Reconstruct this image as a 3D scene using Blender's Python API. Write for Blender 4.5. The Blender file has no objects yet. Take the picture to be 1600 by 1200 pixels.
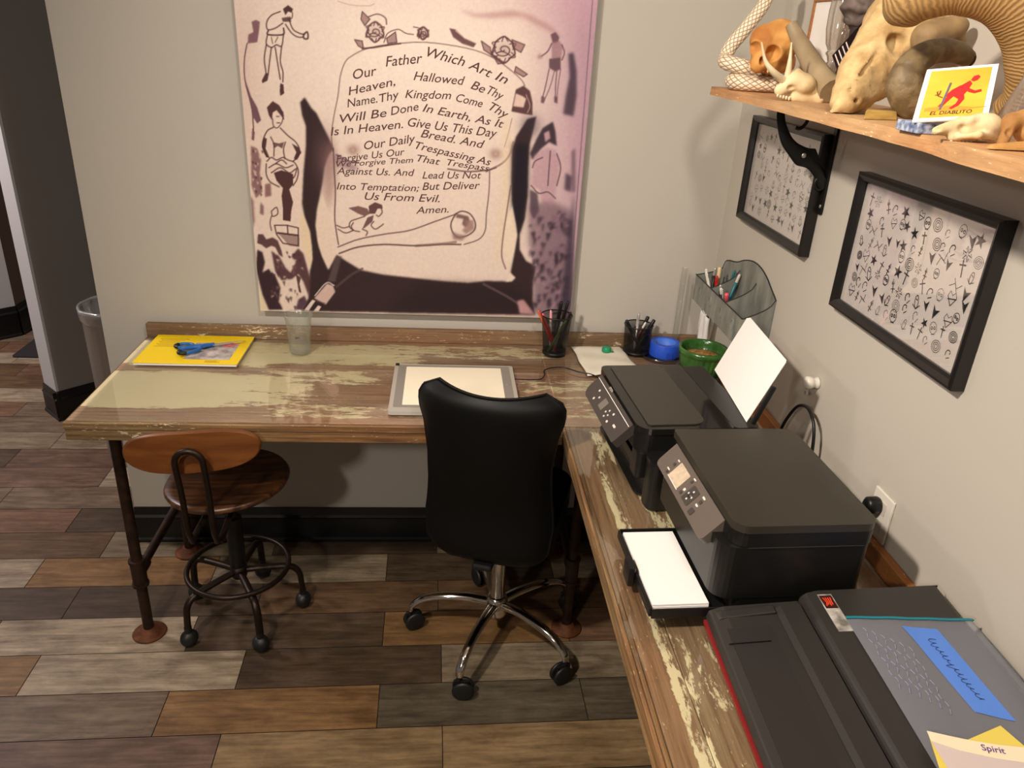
import bpy, math, random
import numpy as np
from mathutils import Vector, Matrix, Euler
random.seed(7); rng = np.random.default_rng(7)
SC = bpy.context.scene
COL = SC.collection
PI = math.pi
# ------------------------------------------------------------------ camera model (world metres: x right, y towards the back wall, z up)
FPX = 1200.833
CAMZ = 1.868
RC = np.array([[0.99572591, 0.01711404, 0.09075809], [-0.07549589, -0.4152274, 0.9065796], [0.05320048, -0.90955666, -0.41216064]])
C0 = np.array([0, 0, CAMZ])
def ray(p): return RC @ np.array([p[0] - 800., p[1] - 600., FPX])
def az(p, z): r = ray(p); return C0 + r * ((z - CAMZ) / r[2])
def ay(p, y): r = ray(p); return C0 + r * (y / r[1])
def ax(p, x): r = ray(p); return C0 + r * (x / r[0])
def proj(P):
    v = (np.asarray(P) - C0) @ RC
    return np.stack([v[..., 0] / v[..., 2] * FPX + 800, v[..., 1] / v[..., 2] * FPX + 600], -1)

def lin(c): return tuple((x / 255 / 12.92 if x / 255 <= .04045 else ((x / 255 + .055) / 1.055) ** 2.4) for x in c)
# ------------------------------------------------------------------ mesh builder
class G:
    def __init__(s): s.v = []; s.f = []; s.s = []; s.uv = {}
    def add(s, vs, fs, M=None, smooth=False, uvs=None):
        b = len(s.v)
        for v in vs:
            v = Vector(v)
            if M is not None: v = M @ v
            s.v.append(tuple(v))
        for i, f in enumerate(fs):
            if uvs is not None: s.uv[len(s.f)] = uvs[i]
            s.f.append(tuple(b + k for k in f)); s.s.append(smooth)
        return s
    def box(s, x0, x1, y0, y1, z0, z1, M=None):
        vs = [(x, y, z) for z in (z0, z1) for y in (y0, y1) for x in (x0, x1)]
        return s.add(vs, [(0, 2, 3, 1), (4, 5, 7, 6), (0, 1, 5, 4), (2, 6, 7, 3), (0, 4, 6, 2), (1, 3, 7, 5)], M)
    def hexa(s, b, t, M=None):   # bottom 4 pts ccw, top 4 pts ccw
        return s.add(list(b) + list(t), [(3, 2, 1, 0), (4, 5, 6, 7), (0, 1, 5, 4), (1, 2, 6, 5), (2, 3, 7, 6), (3, 0, 4, 7)], M)
    def prism(s, pts, z0, z1, M=None, smooth=False, pts1=None):
        n = len(pts); pts1 = pts1 or pts
        s.add([(p[0], p[1], z0) for p in pts] + [(p[0], p[1], z1) for p in pts1], [(i, (i + 1) % n, n + (i + 1) % n, n + i) for i in range(n)], M, smooth)
        s.add([(p[0], p[1], z0) for p in pts], [tuple(range(n))[::-1]], M)
        s.add([(p[0], p[1], z1) for p in pts1], [tuple(range(n))], M)
        return s
    def flat(s, pts, M=None): return s.add(pts, [tuple(range(len(pts)))], M)
    def tube(s, path, r, n=10, M=None, closed=False, flat=1.0, cap=True, up=None):
        P = [Vector(p) for p in path]; m = len(P)
        R = list(r) if hasattr(r, '__len__') else [r] * m
        vs = []; N = None; L = 0; Ls = []
        for i in range(m):
            if closed: t = (P[(i + 1) % m] - P[i - 1])
            else: t = P[min(i + 1, m - 1)] - P[max(i - 1, 0)]
            t = t.normalized() if t.length > 1e-9 else Vector((0, 0, 1))
            if i: L += (P[i] - P[i - 1]).length
            Ls.append(L)
            if N is None:
                a = Vector(up) if up else (Vector((0, 0, 1)) if abs(t.z) < .9 else Vector((1, 0, 0)))
                N = (a - t * a.dot(t)).normalized()
            else: N = (N - t * N.dot(t)).normalized()
            B = t.cross(N)
            for k in range(n):
                a = 2 * PI * k / n
                vs.append(P[i] + N * (math.cos(a) * R[i] * flat) + B * (math.sin(a) * R[i]))
        fs = []; uv = []
        for i in range(m if closed else m - 1):
            j = (i + 1) % m
            for k in range(n):
                k2 = (k + 1) % n
                fs.append((i * n + k, i * n + k2, j * n + k2, j * n + k))
                a, b = Ls[i], (Ls[j] if j else L + (P[0] - P[-1]).length)
                uv.append([(k / n, a), ((k + 1) / n, a), ((k + 1) / n, b), (k / n, b)])
        s.add(vs, fs, M, True, uv)
        if cap and not closed:
            s.add(vs[:n], [tuple(range(n))[::-1]], M); s.add(vs[-n:], [tuple(range(n))], M)
        return s
    def cyl(s, a, b, r, n=16, M=None, r2=None): return s.tube([a, b], [r, r if r2 is None else r2], n, M)
    def lathe(s, prof, n=32, M=None, wob=None):
        vs = []; fs = []; m = len(prof)
        for r, z in prof:
            for k in range(n):
                a = 2 * PI * k / n
                q = r * (wob(a, z) if wob else 1)
                vs.append((q * math.cos(a), q * math.sin(a), z))
        for i in range(m - 1):
            for k in range(n):
                k2 = (k + 1) % n
                fs.append((i * n + k, i * n + k2, (i + 1) * n + k2, (i + 1) * n + k))
        return s.add(vs, fs, M, True)
    def ball(s, c, r, M=None, nu=16, nv=10):
        r = r if hasattr(r, '__len__') else (r, r, r)
        vs = [(c[0], c[1], c[2] - r[2])]; fs = []
        for i in range(1, nv):
            t = PI * i / nv - PI / 2
            for k in range(nu):
                a = 2 * PI * k / nu
                vs.append((c[0] + r[0] * math.cos(t) * math.cos(a), c[1] + r[1] * math.cos(t) * math.sin(a), c[2] + r[2] * math.sin(t)))
        vs.append((c[0], c[1], c[2] + r[2])); e = len(vs) - 1
        for k in range(nu):
            k2 = (k + 1) % nu
            fs.append((0, 1 + k2, 1 + k))
            for i in range(nv - 2):
                fs.append((1 + i * nu + k, 1 + i * nu + k2, 1 + (i + 1) * nu + k2, 1 + (i + 1) * nu + k))
            fs.append((1 + (nv - 2) * nu + k, 1 + (nv - 2) * nu + k2, e))
        return s.add(vs, fs, M, True)
    def stroke(s, pts, w, z=0, M=None, closed=False):   # flat ribbon in the xy plane
        P = [Vector((p[0], p[1])) for p in pts]
        if closed: P = P + [P[0]]
        vs = []
        for i, p in enumerate(P):
            t = P[min(i + 1, len(P) - 1)] - P[max(i - 1, 0)]
            t = t.normalized() if t.length > 1e-9 else Vector((1, 0))
            nn = Vector((-t.y, t.x)) * w / 2
            vs += [(p.x + nn.x, p.y + nn.y, z), (p.x - nn.x, p.y - nn.y, z)]
        return s.add(vs, [(2 * i + 1, 2 * i + 3, 2 * i + 2, 2 * i) for i in range(len(P) - 1)], M)

def mesh_of(name, g, mat):
    me = bpy.data.meshes.new(name)
    me.from_pydata(g.v, [], g.f)
    me.polygons.foreach_set('use_smooth', g.s)
    if g.uv:
        ul = me.uv_layers.new(name='UVMap')
        for fi, uvs in g.uv.items():
            p = me.polygons[fi]
            for k, li in enumerate(p.loop_indices): ul.data[li].uv = uvs[k]
    if mat: me.materials.append(mat)
    me.validate(); me.update()
    return me
def obj(name, g, mat, parent=None, bevel=0, seg=2, solid=0, sub=0):
    me = mesh_of(name, g, mat) if isinstance(g, G) else g
    o = bpy.data.objects.new(name, me); COL.objects.link(o)
    if parent: o.parent = parent
    if solid:
        m = o.modifiers.new('Solidify', 'SOLIDIFY'); m.thickness = solid; m.offset = 0
    if sub:
        m = o.modifiers.new('Subsurf', 'SUBSURF'); m.levels = sub; m.render_levels = sub
    if bevel:
        m = o.modifiers.new('Bevel', 'BEVEL'); m.width = bevel; m.segments = seg; m.limit_method = 'ANGLE'; m.angle_limit = .6
        m.harden_normals = False
    return o
def tag(o, label, cat, group=None, kind=None):
    o['label'] = label; o['category'] = cat
    if group: o['group'] = group
    if kind: o['kind'] = kind
    return o
def thing(name, label, cat, loc=(0, 0, 0), rot=(0, 0, 0), group=None):
    o = bpy.data.objects.new(name, None); COL.objects.link(o)
    o.empty_display_size = .05
    o.location = loc; o.rotation_euler = rot
    return tag(o, label, cat, group)
def struct(name, g, mat, bevel=0):
    o = obj(name, g, mat, None, bevel); o['kind'] = 'structure'; return o
def rrect(x0, x1, y0, y1, r, n=6):
    rs = r if hasattr(r, '__len__') else (r,) * 4   # corners: x0y0, x1y0, x1y1, x0y1
    out = []
    for (cx, cy, a0, q) in ((x0, y0, PI, rs[0]), (x1, y0, 1.5 * PI, rs[1]), (x1, y1, 0, rs[2]), (x0, y1, .5 * PI, rs[3])):
        sx = 1 if cx == x0 else -1; sy = 1 if cy == y0 else -1
        if q <= 0: out.append((cx, cy)); continue
        for k in range(n + 1):
            a = a0 + .5 * PI * k / n
            out.append((cx + sx * q + q * math.cos(a), cy + sy * q + q * math.sin(a)))
    return out
def arc(c, r, a0, a1, n=12, ax_=(0, 1)):
    out = []
    for k in range(n + 1):
        a = a0 + (a1 - a0) * k / n; p = [c[0], c[1], c[2]]
        p[ax_[0]] += r * math.cos(a); p[ax_[1]] += r * math.sin(a); out.append(tuple(p))
    return out
def smooth_path(pts, n=8):   # Catmull-Rom
    P = [Vector(p) for p in pts]; P = [P[0] * 2 - P[1]] + P + [P[-1] * 2 - P[-2]]; out = []
    for i in range(1, len(P) - 2):
        for k in range(n):
            t = k / n
            out.append(.5 * ((2 * P[i]) + (P[i + 1] - P[i - 1]) * t + (2 * P[i - 1] - 5 * P[i] + 4 * P[i + 1] - P[i + 2]) * t * t + (-P[i - 1] + 3 * P[i] - 3 * P[i + 1] + P[i + 2]) * t ** 3))
    out.append(P[-2]); return [tuple(p) for p in out]
TXT = {}
def text_geo(s, shear=0., bold=0.):
    k = (s, shear, bold)
    if k not in TXT:
        cu = bpy.data.curves.new('lettering', 'FONT'); cu.body = s; cu.shear = shear; cu.offset = bold; cu.resolution_u = 3
        o = bpy.data.objects.new('lettering', cu); COL.objects.link(o)
        dg = bpy.context.evaluated_depsgraph_get(); dg.update()
        me = bpy.data.meshes.new_from_object(o.evaluated_get(dg))
        vs = [tuple(v.co) for v in me.vertices]; fs = [tuple(p.vertices) for p in me.polygons]
        bpy.data.objects.remove(o); bpy.data.curves.remove(cu); bpy.data.meshes.remove(me)
        xs = [v[0] for v in vs]; TXT[k] = (vs, fs, min(xs), max(xs))
    return TXT[k]
def put_text(g, s, org, ux, uy, width=None, height=None, shear=0., bold=0., center=False):
    """text laid in the plane of ux, uy (unit vectors), baseline start org; cap height = height"""
    vs, fs, x0, x1 = text_geo(s, shear, bold)
    sy = (height or .02) / .7
    sx = width / (x1 - x0) if width else sy
    if sy and not height: sy = sx
    ox = -(x1 - x0) / 2 if center else 0
    ux = Vector(ux); uy = Vector(uy); org = Vector(org)
    g.add([org + ux * ((v[0] - x0 + ox) * sx) + uy * (v[1] * sy) for v in vs], fs)
# ------------------------------------------------------------------ signed-distance sculpting (naive surface nets)
def smin(a, b, k): h = np.clip(.5 + .5 * (b - a) / k, 0, 1); return b + (a - b) * h - k * h * (1 - h)
def smax(a, b, k): return -smin(-a, -b, k)
def sd_ell(P, c, r):
    q = (P - np.array(c)) / np.array(r); k0 = np.linalg.norm(q, axis=-1); k1 = np.linalg.norm(q / np.array(r), axis=-1)
    return k0 * (k0 - 1) / np.maximum(k1, 1e-6)
def sd_cap(P, a, b, ra, rb=None):
    a = np.array(a, float); b = np.array(b, float); rb = ra if rb is None else rb
    ba = b - a; t = np.clip(((P - a) @ ba) / (ba @ ba), 0, 1)
    return np.linalg.norm(P - a - t[..., None] * ba, axis=-1) - (ra + (rb - ra) * t)
def wob(P, s, amp, seed=0):
    r = np.random.default_rng(seed); o = np.zeros(P.shape[:-1])
    for k in range(7):
        d = r.normal(size=3) * s; o += np.sin(P @ d + r.uniform(0, 6.28))
    return o / 7 * amp
def snet(f, lo, hi, h):
    lo = np.array(lo, float); hi = np.array(hi, float); n = np.ceil((hi - lo) / h).astype(int) + 1
    axs = [lo[i] + np.arange(n[i]) * h for i in range(3)]
    P = np.stack(np.meshgrid(*axs, indexing='ij'), -1)
    D = f(P); D[D == 0] = 1e-9
    S = D < 0; m = n - 1
    acc = np.zeros((*m, 3)); cnt = np.zeros(tuple(m))
    offs = [(i, j, k) for i in (0, 1) for j in (0, 1) for k in (0, 1)]
    def sub(A, o): return A[o[0]:o[0] + m[0], o[1]:o[1] + m[1], o[2]:o[2] + m[2]]
    for a in offs:
        for d in range(3):
            if a[d]: continue
            b = list(a); b[d] = 1
            da = sub(D, a); db = sub(D, b); cr = (da < 0) != (db < 0)
            t = np.where(cr, da / np.where(cr, da - db, 1), 0)
            p = np.zeros((*m, 3)); p[:] = a; p[..., d] += t
            acc += np.where(cr[..., None], p, 0); cnt += cr
    act = cnt > 0; idx = -np.ones(tuple(m), int); idx[act] = np.arange(act.sum())
    I = np.argwhere(act); V = lo + (I + acc[act] / cnt[act][:, None]) * h
    F = []
    for d in range(3):
        u, v = (d + 1) % 3, (d + 2) % 3
        sl0 = [slice(1, m[i]) for i in range(3)]; sl0[d] = slice(0, m[d])
        sl1 = list(sl0); sl1[d] = slice(1, m[d] + 1)
        A = S[tuple(sl0)]; B = S[tuple(sl1)]
        E = np.argwhere(A != B); fl = A[A != B]
        base = E.copy(); base[:, u] += 1; base[:, v] += 1
        def g(du, dv):
            q = base.copy(); q[:, u] -= du; q[:, v] -= dv
            return idx[q[:, 0], q[:, 1], q[:, 2]]
        Q = np.stack([g(1, 1), g(0, 1), g(0, 0), g(1, 0)], 1)
        Q[~fl] = Q[~fl][:, ::-1]
        F.append(Q)
    F = np.concatenate(F); F = F[(F >= 0).all(1)]
    return V, F
def sculpt(name, f, lo, hi, h, mat, parent=None):
    V, F = snet(f, lo, hi, h)
    me = bpy.data.meshes.new(name); me.from_pydata(V.tolist(), [], F.tolist())
    me.polygons.foreach_set('use_smooth', [True] * len(F)); me.materials.append(mat); me.update()
    o = bpy.data.objects.new(name, me); COL.objects.link(o)
    if parent: o.parent = parent
    return o
# ------------------------------------------------------------------ materials
def nm(name):
    m = bpy.data.materials.new(name); m.use_nodes = True
    nt = m.node_tree; bs = nt.nodes['Principled BSDF']
    return m, nt, bs, nt.nodes.new, nt.links.new
def mat(name, c, rough=.5, metal=0., var=0., scale=20., bump=0., spec=.5, c2=None, stretch=(1, 1, 1), coat=0., bscale=None, trans=0.):
    m, nt, bs, N, L = nm(name)
    c = lin(c); bs.inputs['Base Color'].default_value = (*c, 1)
    bs.inputs['Roughness'].default_value = rough; bs.inputs['Metallic'].default_value = metal
    bs.inputs['Specular IOR Level'].default_value = spec; bs.inputs['Coat Weight'].default_value = coat
    bs.inputs['Transmission Weight'].default_value = trans
    if var or bump:
        tc = N('ShaderNodeTexCoord'); mp = N('ShaderNodeMapping'); mp.inputs['Scale'].default_value = stretch
        no = N('ShaderNodeTexNoise'); no.inputs['Scale'].default_value = scale; no.inputs['Detail'].default_value = 5
        L(tc.outputs['Object'], mp.inputs['Vector']); L(mp.outputs['Vector'], no.inputs['Vector'])
        if var:
            d = lin(c2) if c2 else tuple(x * (1 - var) for x in c)
            rp = N('ShaderNodeValToRGB'); rp.color_ramp.elements[0].position = .35; rp.color_ramp.elements[1].position = .65
            rp.color_ramp.elements[0].color = (*d, 1); rp.color_ramp.elements[1].color = (*c, 1)
            L(no.outputs['Fac'], rp.inputs['Fac']); L(rp.outputs['Color'], bs.inputs['Base Color'])
        if bump:
            b = N('ShaderNodeBump'); b.inputs['Strength'].default_value = bump; b.inputs['Distance'].default_value = .002
            if bscale:
                n2 = N('ShaderNodeTexNoise'); n2.inputs['Scale'].default_value = bscale; n2.inputs['Detail'].default_value = 4
                L(mp.outputs['Vector'], n2.inputs['Vector']); L(n2.outputs['Fac'], b.inputs['Height'])
            else: L(no.outputs['Fac'], b.inputs['Height'])
            L(b.outputs['Normal'], bs.inputs['Normal'])
    return m
def clear(name, c=(255, 255, 255), refl=.12, rough=.05, alpha=0., milk=(220, 220, 220), edge=.75):
    """thin clear plastic / glass sheet: transparent with a fresnel gloss and an optional milky share"""
    m, nt, bs, N, L = nm(name)
    tr = N('ShaderNodeBsdfTransparent'); tr.inputs['Color'].default_value = (*lin(c), 1)
    gl = N('ShaderNodeBsdfGlossy'); gl.inputs['Roughness'].default_value = rough
    lw = N('ShaderNodeLayerWeight'); lw.inputs['Blend'].default_value = .25
    mr = N('ShaderNodeMapRange'); mr.inputs['To Min'].default_value = refl * .4; mr.inputs['To Max'].default_value = edge
    L(lw.outputs['Fresnel'], mr.inputs['Value'])
    mx = N('ShaderNodeMixShader'); L(mr.outputs['Result'], mx.inputs['Fac']); L(tr.outputs[0], mx.inputs[1]); L(gl.outputs[0], mx.inputs[2])
    out = nt.nodes['Material Output']; last = mx
    if alpha:
        df = N('ShaderNodeBsdfDiffuse'); df.inputs['Color'].default_value = (*lin(milk), 1)
        m2 = N('ShaderNodeMixShader'); m2.inputs['Fac'].default_value = alpha
        L(mx.outputs[0], m2.inputs[1]); L(df.outputs[0], m2.inputs[2]); last = m2
    L(last.outputs[0], out.inputs['Surface'])
    return m
def attr_mat(name, attr='Col', rough=.7, streak=0., spec=.3):
    m, nt, bs, N, L = nm(name)
    a = N('ShaderNodeAttribute'); a.attribute_name = attr
    L(a.outputs['Color'], bs.inputs['Base Color']); bs.inputs['Roughness'].default_value = rough; bs.inputs['Specular IOR Level'].default_value = spec
    return m
# ------------------------------------------------------------------ shared materials
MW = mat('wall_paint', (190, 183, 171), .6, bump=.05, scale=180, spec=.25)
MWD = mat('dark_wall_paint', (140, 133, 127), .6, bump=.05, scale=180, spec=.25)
MWE = mat('hall_end_paint', (190, 188, 186), .6, spec=.25)
MWH = mat('hall_wall_paint', (150, 128, 112), .6, spec=.25)
MCEIL = mat('ceiling_paint', (225, 221, 212), .8)
MBB = mat('black_baseboard', (14, 14, 14), .35)
MBLK = mat('black_plastic', (17, 17, 17), .4, spec=.4)
MGLB = mat('glossy_black', (22, 21, 20), .2, spec=.5)
MSATB = mat('satin_black', (19, 18, 17), .36, spec=.45, bump=.04, scale=700)
MRUST = mat('rusted_pipe', (62, 42, 28), .6, .55, var=.5, scale=35, bump=.12)
MRUST2 = mat('rusty_flange', (110, 62, 30), .7, .3, var=.45, scale=45, bump=.12)
MCHROME = mat('chrome', (225, 220, 212), .08, 1.)
MSTEEL = mat('brushed_steel', (176, 172, 168), .35, .7, var=.15, scale=60, stretch=(1, 1, .05))
MWHITE = mat('white_paper', (240, 236, 230), .75)
MWPL = mat('white_plastic', (226, 220, 208), .4)
MLEATH = mat('black_leather', (5, 5, 5), .5, bump=.06, scale=320, spec=.22)
MRUB = mat('caster_rubber', (20, 20, 20), .5)
MDKM = mat('dark_bronze_metal', (50, 38, 30), .42, .7, var=.3, scale=40)
MGLASS = clear('glass_sheet', (252, 253, 252), .02, .03, edge=.3)
MCLEAR2 = clear('thin_tube_plastic', (244, 245, 242), .1, .06, .10, (206, 204, 194), edge=.35)
MCLEAR = clear('clear_plastic', (235, 236, 232), .3, .06, edge=.8)
MRED = mat('red_plastic', (190, 28, 30), .3)
MPINK = mat('pink_plastic', (226, 92, 110), .35)
MTEAL = mat('teal_plastic', (24, 112, 122), .35)
MGRN = mat('green_plastic', (72, 98, 28), .4)
MSILV = mat('silver_plastic', (196, 192, 186), .3, .6)
MINK = mat('print_ink', (20, 17, 17), .8)

MWGAP = None
def wood_shader(name, axis, ell, base=((88, 64, 48), (158, 128, 102), (186, 158, 128)), cream=(234, 220, 182), thr=.62, rough=.55, grain=1.):
    m, nt, bs, N, L = nm(name)
    tc = N('ShaderNodeTexCoord'); vec = tc.outputs['Object']
    def noise(st, sc, det=6, rgh=.6, dist=0.):
        mp = N('ShaderNodeMapping'); mp.inputs['Scale'].default_value = st if axis == 0 else (st[1], st[0], st[2])
        n = N('ShaderNodeTexNoise'); n.inputs['Scale'].default_value = sc; n.inputs['Detail'].default_value = det; n.inputs['Roughness'].default_value = rgh; n.inputs['Distortion'].default_value = dist
        L(vec, mp.inputs['Vector']); L(mp.outputs[0], n.inputs['Vector']); return n.outputs['Fac']
    def math_(op, a, b=None, clamp=False):
        n = N('ShaderNodeMath'); n.operation = op; n.use_clamp = clamp
        for i, q in enumerate((a, b)):
            if q is None: continue
            if isinstance(q, (int, float)): n.inputs[i].default_value = q
            else: L(q, n.inputs[i])
        return n.outputs[0]
    g1 = noise((1.6, 42, 42), 3., 9, .7, .3); g2 = noise((.8, 3, 3), 3., 3)
    g = math_('ADD', math_('MULTIPLY', g1, .7), math_('MULTIPLY', g2, .3))
    rp = N('ShaderNodeValToRGB'); cr = rp.color_ramp; cr.elements[0].position = .3; cr.elements[1].position = .68
    cr.elements[0].color = (*lin(base[0]), 1); cr.elements[1].color = (*lin(base[2]), 1)
    e = cr.elements.new(.5); e.color = (*lin(base[1]), 1); L(g, rp.inputs['Fac'])
    # reddish / greyish drift
    dr = noise((1, 4, 4), 1.7, 2); hue = N('ShaderNodeMixRGB'); hue.blend_type = 'MULTIPLY'; hue.inputs['Color2'].default_value = (1.05, .84, .74, 1)
    L(math_('MULTIPLY', math_('SUBTRACT', dr, .42, True), 4., True), hue.inputs['Fac']); L(rp.outputs[0], hue.inputs['Color1'])
    # paint left on the boards
    bias = 0.
    sp = N('ShaderNodeSeparateXYZ'); L(vec, sp.inputs[0])
    for (cx, cy, rx, ry, st) in ell:
        dx = math_('DIVIDE', math_('SUBTRACT', sp.outputs[0], cx), rx); dy = math_('DIVIDE', math_('SUBTRACT', sp.outputs[1], cy), ry)
        d = math_('ADD', math_('POWER', math_('ABSOLUTE', dx), 4), math_('POWER', math_('ABSOLUTE', dy), 4))
        k = math_('MULTIPLY', math_('SUBTRACT', 1.15, d, True), st)
        bias = k if isinstance(bias, float) else math_('MAXIMUM', bias, k)
    p1 = math_('ADD', math_('MULTIPLY', noise((4, 16, 16), 2.4, 6, .6, .4), .55), math_('MULTIPLY', noise((14, 46, 46), 3.6, 10, .8, .3), .45))
    pm = math_('ADD', p1, bias)
    mask = math_('MULTIPLY', math_('SUBTRACT', pm, thr, True), 45., True)
    fl = math_('MULTIPLY', math_('SUBTRACT', math_('ADD', noise((16, 95, 95), 3.2, 4, .6, .2), math_('MULTIPLY', noise((2, 9, 9), 2., 3), .35)), .855, True), 40., True)
    mask = math_('MAXIMUM', mask, fl)
    mx = N('ShaderNodeMixRGB'); mx.inputs['Color2'].default_value = (*lin(cream), 1)
    L(mask, mx.inputs['Fac']); L(hue.outputs[0], mx.inputs['Color1'])
    cv = noise((1.5, 5, 5), 2.5, 4); cm = N('ShaderNodeMixRGB'); cm.blend_type = 'MULTIPLY'; cm.inputs['Color2'].default_value = (.86, .84, .74, 1)
    L(math_('MULTIPLY', cv, mask), cm.inputs['Fac']); L(mx.outputs[0], cm.inputs['Color1'])
    L(cm.outputs[0], bs.inputs['Base Color']); bs.inputs['Roughness'].default_value = rough
    b = N('ShaderNodeBump'); b.inputs['Strength'].default_value = .35; b.inputs['Distance'].default_value = .002
    L(math_('ADD', g1, math_('MULTIPLY', mask, .4)), b.inputs['Height']); L(b.outputs[0], bs.inputs['Normal'])
    return m
MTOPB = wood_shader('painted_boards_back', 0, [(-.84, 2.135, .26, .135, .40), (-.62, 2.14, .26, .13, .2), (-.78, 2.42, .34, .12, .24), (-.36, 2.43, .34, .10, .21), (.05, 2.47, .34, .07, .15), (.42, 2.05, .2, .1, .1), (-.25, 2.0, .3, .05, .12), (-.38, 2.24, .24, .06, .15), (.42, 2.2, .2, .06, .13)])
MTOPR = wood_shader('painted_boards_right', 1, [(.53, 1.55, .05, .16, .16), (.42, 1.1, .02, .75, .14), (.44, 1.8, .03, .12, .12), (.47, 1.0, .05, .1, .1)], base=((70, 52, 36), (136, 110, 82), (166, 142, 110)))
MEDGE = wood_shader('worn_board_edge', 0, [(-.9, 1.9, .2, .3, .03)], base=((52, 36, 22), (124, 98, 64), (176, 148, 102)), thr=.62)
MEDGER = wood_shader('worn_board_edge_right', 1, [], base=((52, 36, 22), (126, 98, 64), (172, 142, 98)), thr=.7)
MSPL = wood_shader('worn_splash_board', 0, [(-.7, 2.55, .3, .3, .05), (.5, 2.55, .3, .3, .05)], base=((66, 46, 32), (122, 96, 70), (150, 122, 90)), thr=.62)
MSPLR = wood_shader('orange_splash_board', 1, [], base=((118, 74, 36), (158, 104, 54), (176, 122, 70)), thr=.8)
MSHELF = wood_shader('pale_shelf_board', 1, [], base=((150, 110, 70), (186, 146, 100), (204, 168, 122)), thr=.9)
# ------------------------------------------------------------------ setting
XW, YW = .957, 2.585
def floor_material():
    m, nt, bs, N, L = nm('wood_look_tile')
    a = N('ShaderNodeAttribute'); a.attribute_name = 'Tint'; o = N('ShaderNodeAttribute'); o.attribute_name = 'Shift'
    tc = N('ShaderNodeTexCoord'); ad = N('ShaderNodeVectorMath'); ad.operation = 'ADD'
    L(tc.outputs['Object'], ad.inputs[0]); L(o.outputs['Color'], ad.inputs[1])
    def noise(st, sc, det, rgh):
        mp = N('ShaderNodeMapping'); mp.inputs['Scale'].default_value = st; n = N('ShaderNodeTexNoise'); n.inputs['Scale'].default_value = sc
        n.inputs['Detail'].default_value = det; n.inputs['Roughness'].default_value = rgh; n.inputs['Distortion'].default_value = .4
        L(ad.outputs[0], mp.inputs['Vector']); L(mp.outputs[0], n.inputs['Vector']); return n.outputs['Fac']
    n1 = noise((2.2, 26, 1), 2.2, 8, .68); n2 = noise((3.2, 7, 1), 2.2, 8, .66)
    r1 = N('ShaderNodeValToRGB'); r1.color_ramp.elements[0].position = .32; r1.color_ramp.elements[1].position = .62
    r1.color_ramp.elements[0].color = (.42, .38, .34, 1); r1.color_ramp.elements[1].color = (1.1, 1.1, 1.1, 1); L(n1, r1.inputs['Fac'])
    r2 = N('ShaderNodeValToRGB'); r2.color_ramp.elements[0].position = .3; r2.color_ramp.elements[1].position = .66
    r2.color_ramp.elements[0].color = (.5, .45, .41, 1); r2.color_ramp.elements[1].color = (1.15, 1.13, 1.1, 1); L(n2, r2.inputs['Fac'])
    m1 = N('ShaderNodeMixRGB'); m1.blend_type = 'MULTIPLY'; m1.inputs['Fac'].default_value = .8; L(a.outputs['Color'], m1.inputs['Color1']); L(r1.outputs[0], m1.inputs['Color2'])
    m2 = N('ShaderNodeMixRGB'); m2.blend_type = 'MULTIPLY'; m2.inputs['Fac'].default_value = .9; L(m1.outputs[0], m2.inputs['Color1']); L(r2.outputs[0], m2.inputs['Color2'])
    L(m2.outputs[0], bs.inputs['Base Color']); bs.inputs['Roughness'].default_value = .5; bs.inputs['Specular IOR Level'].default_value = .35
    b = N('ShaderNodeBump'); b.inputs['Strength'].default_value = .15; b.inputs['Distance'].default_value = .001; L(n1, b.inputs['Height']); L(b.outputs[0], bs.inputs['Normal'])
    return m
TONE = dict(p=(204, 186, 160), g=(150, 130, 108), o=(168, 130, 86), t=(178, 150, 110), b=(128, 100, 72), d=(104, 86, 68), q=(118, 108, 90), l=(168, 152, 126), u=(140, 112, 96), k=(84, 66, 52), r=(150, 116, 92))
# (row start y at x=0, joint family, tones by tile counted from the tile that ends at x = joint0)
ROWS = {  # row: (joint phase, {tile index: tone})   tile i spans phase + .632*i .. phase + .632*(i+1)
 -1: (-.18, {-2: 'b', -1: 't', 0: 'b'}),
 0: (.012, {-3: 'u', -2: 'u', -1: 't', 0: 't'}),
 1: (-.18, {-3: 'g', -2: 'g', -1: 'o', 0: 'q', 1: 'q'}),
 2: (.012, {-3: 'o', -2: 'p', -1: 'd', 0: 'l'}),
 3: (-.183, {-3: 'b', -2: 'p', -1: 'd', 0: 'o'}),
 4: (.003, {-3: 'd', -2: 'd', -1: 'b', 0: 'b'}),
 5: (-.19, {-3: 'p', -2: 'o', -1: 'l', 0: 'd'}),
 6: (0., {-3: 'b', -2: 'l', -1: 'd', 0: 'l'}),
 7: (-.19, {-3: 'r', -2: 'd', -1: 'b'}),
 8: (.1, {-4: 'g', -3: 'g', -2: 'g'}),
 9: (-.19, {-3: 'u', -2: 'p'}),
 10: (-.02, {-4: 'd', -3: 'u', -2: 'u'}),
 11: (.1, {-5: 'l', -4: 'l', -3: 'l', -2: 'l'}),
 12: (.2, {-5: 'g', -4: 'g', -3: 'g'}),
 13: (-.215, {-4: 'r', -3: 'g'}),
 14: (.1, {-5: 'p', -4: 'p', -3: 'p'}),
 15: (.0, {-5: 'r', -4: 'b'}), 16: (.2, {-5: 'b', -4: 'r'}), 17: (.1, {-5: 'p', -4: 'p'}), 18: (-.06, {-4: 'r', -5: 'r'}), 19: (.1, {-5: 'g'})}
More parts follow.
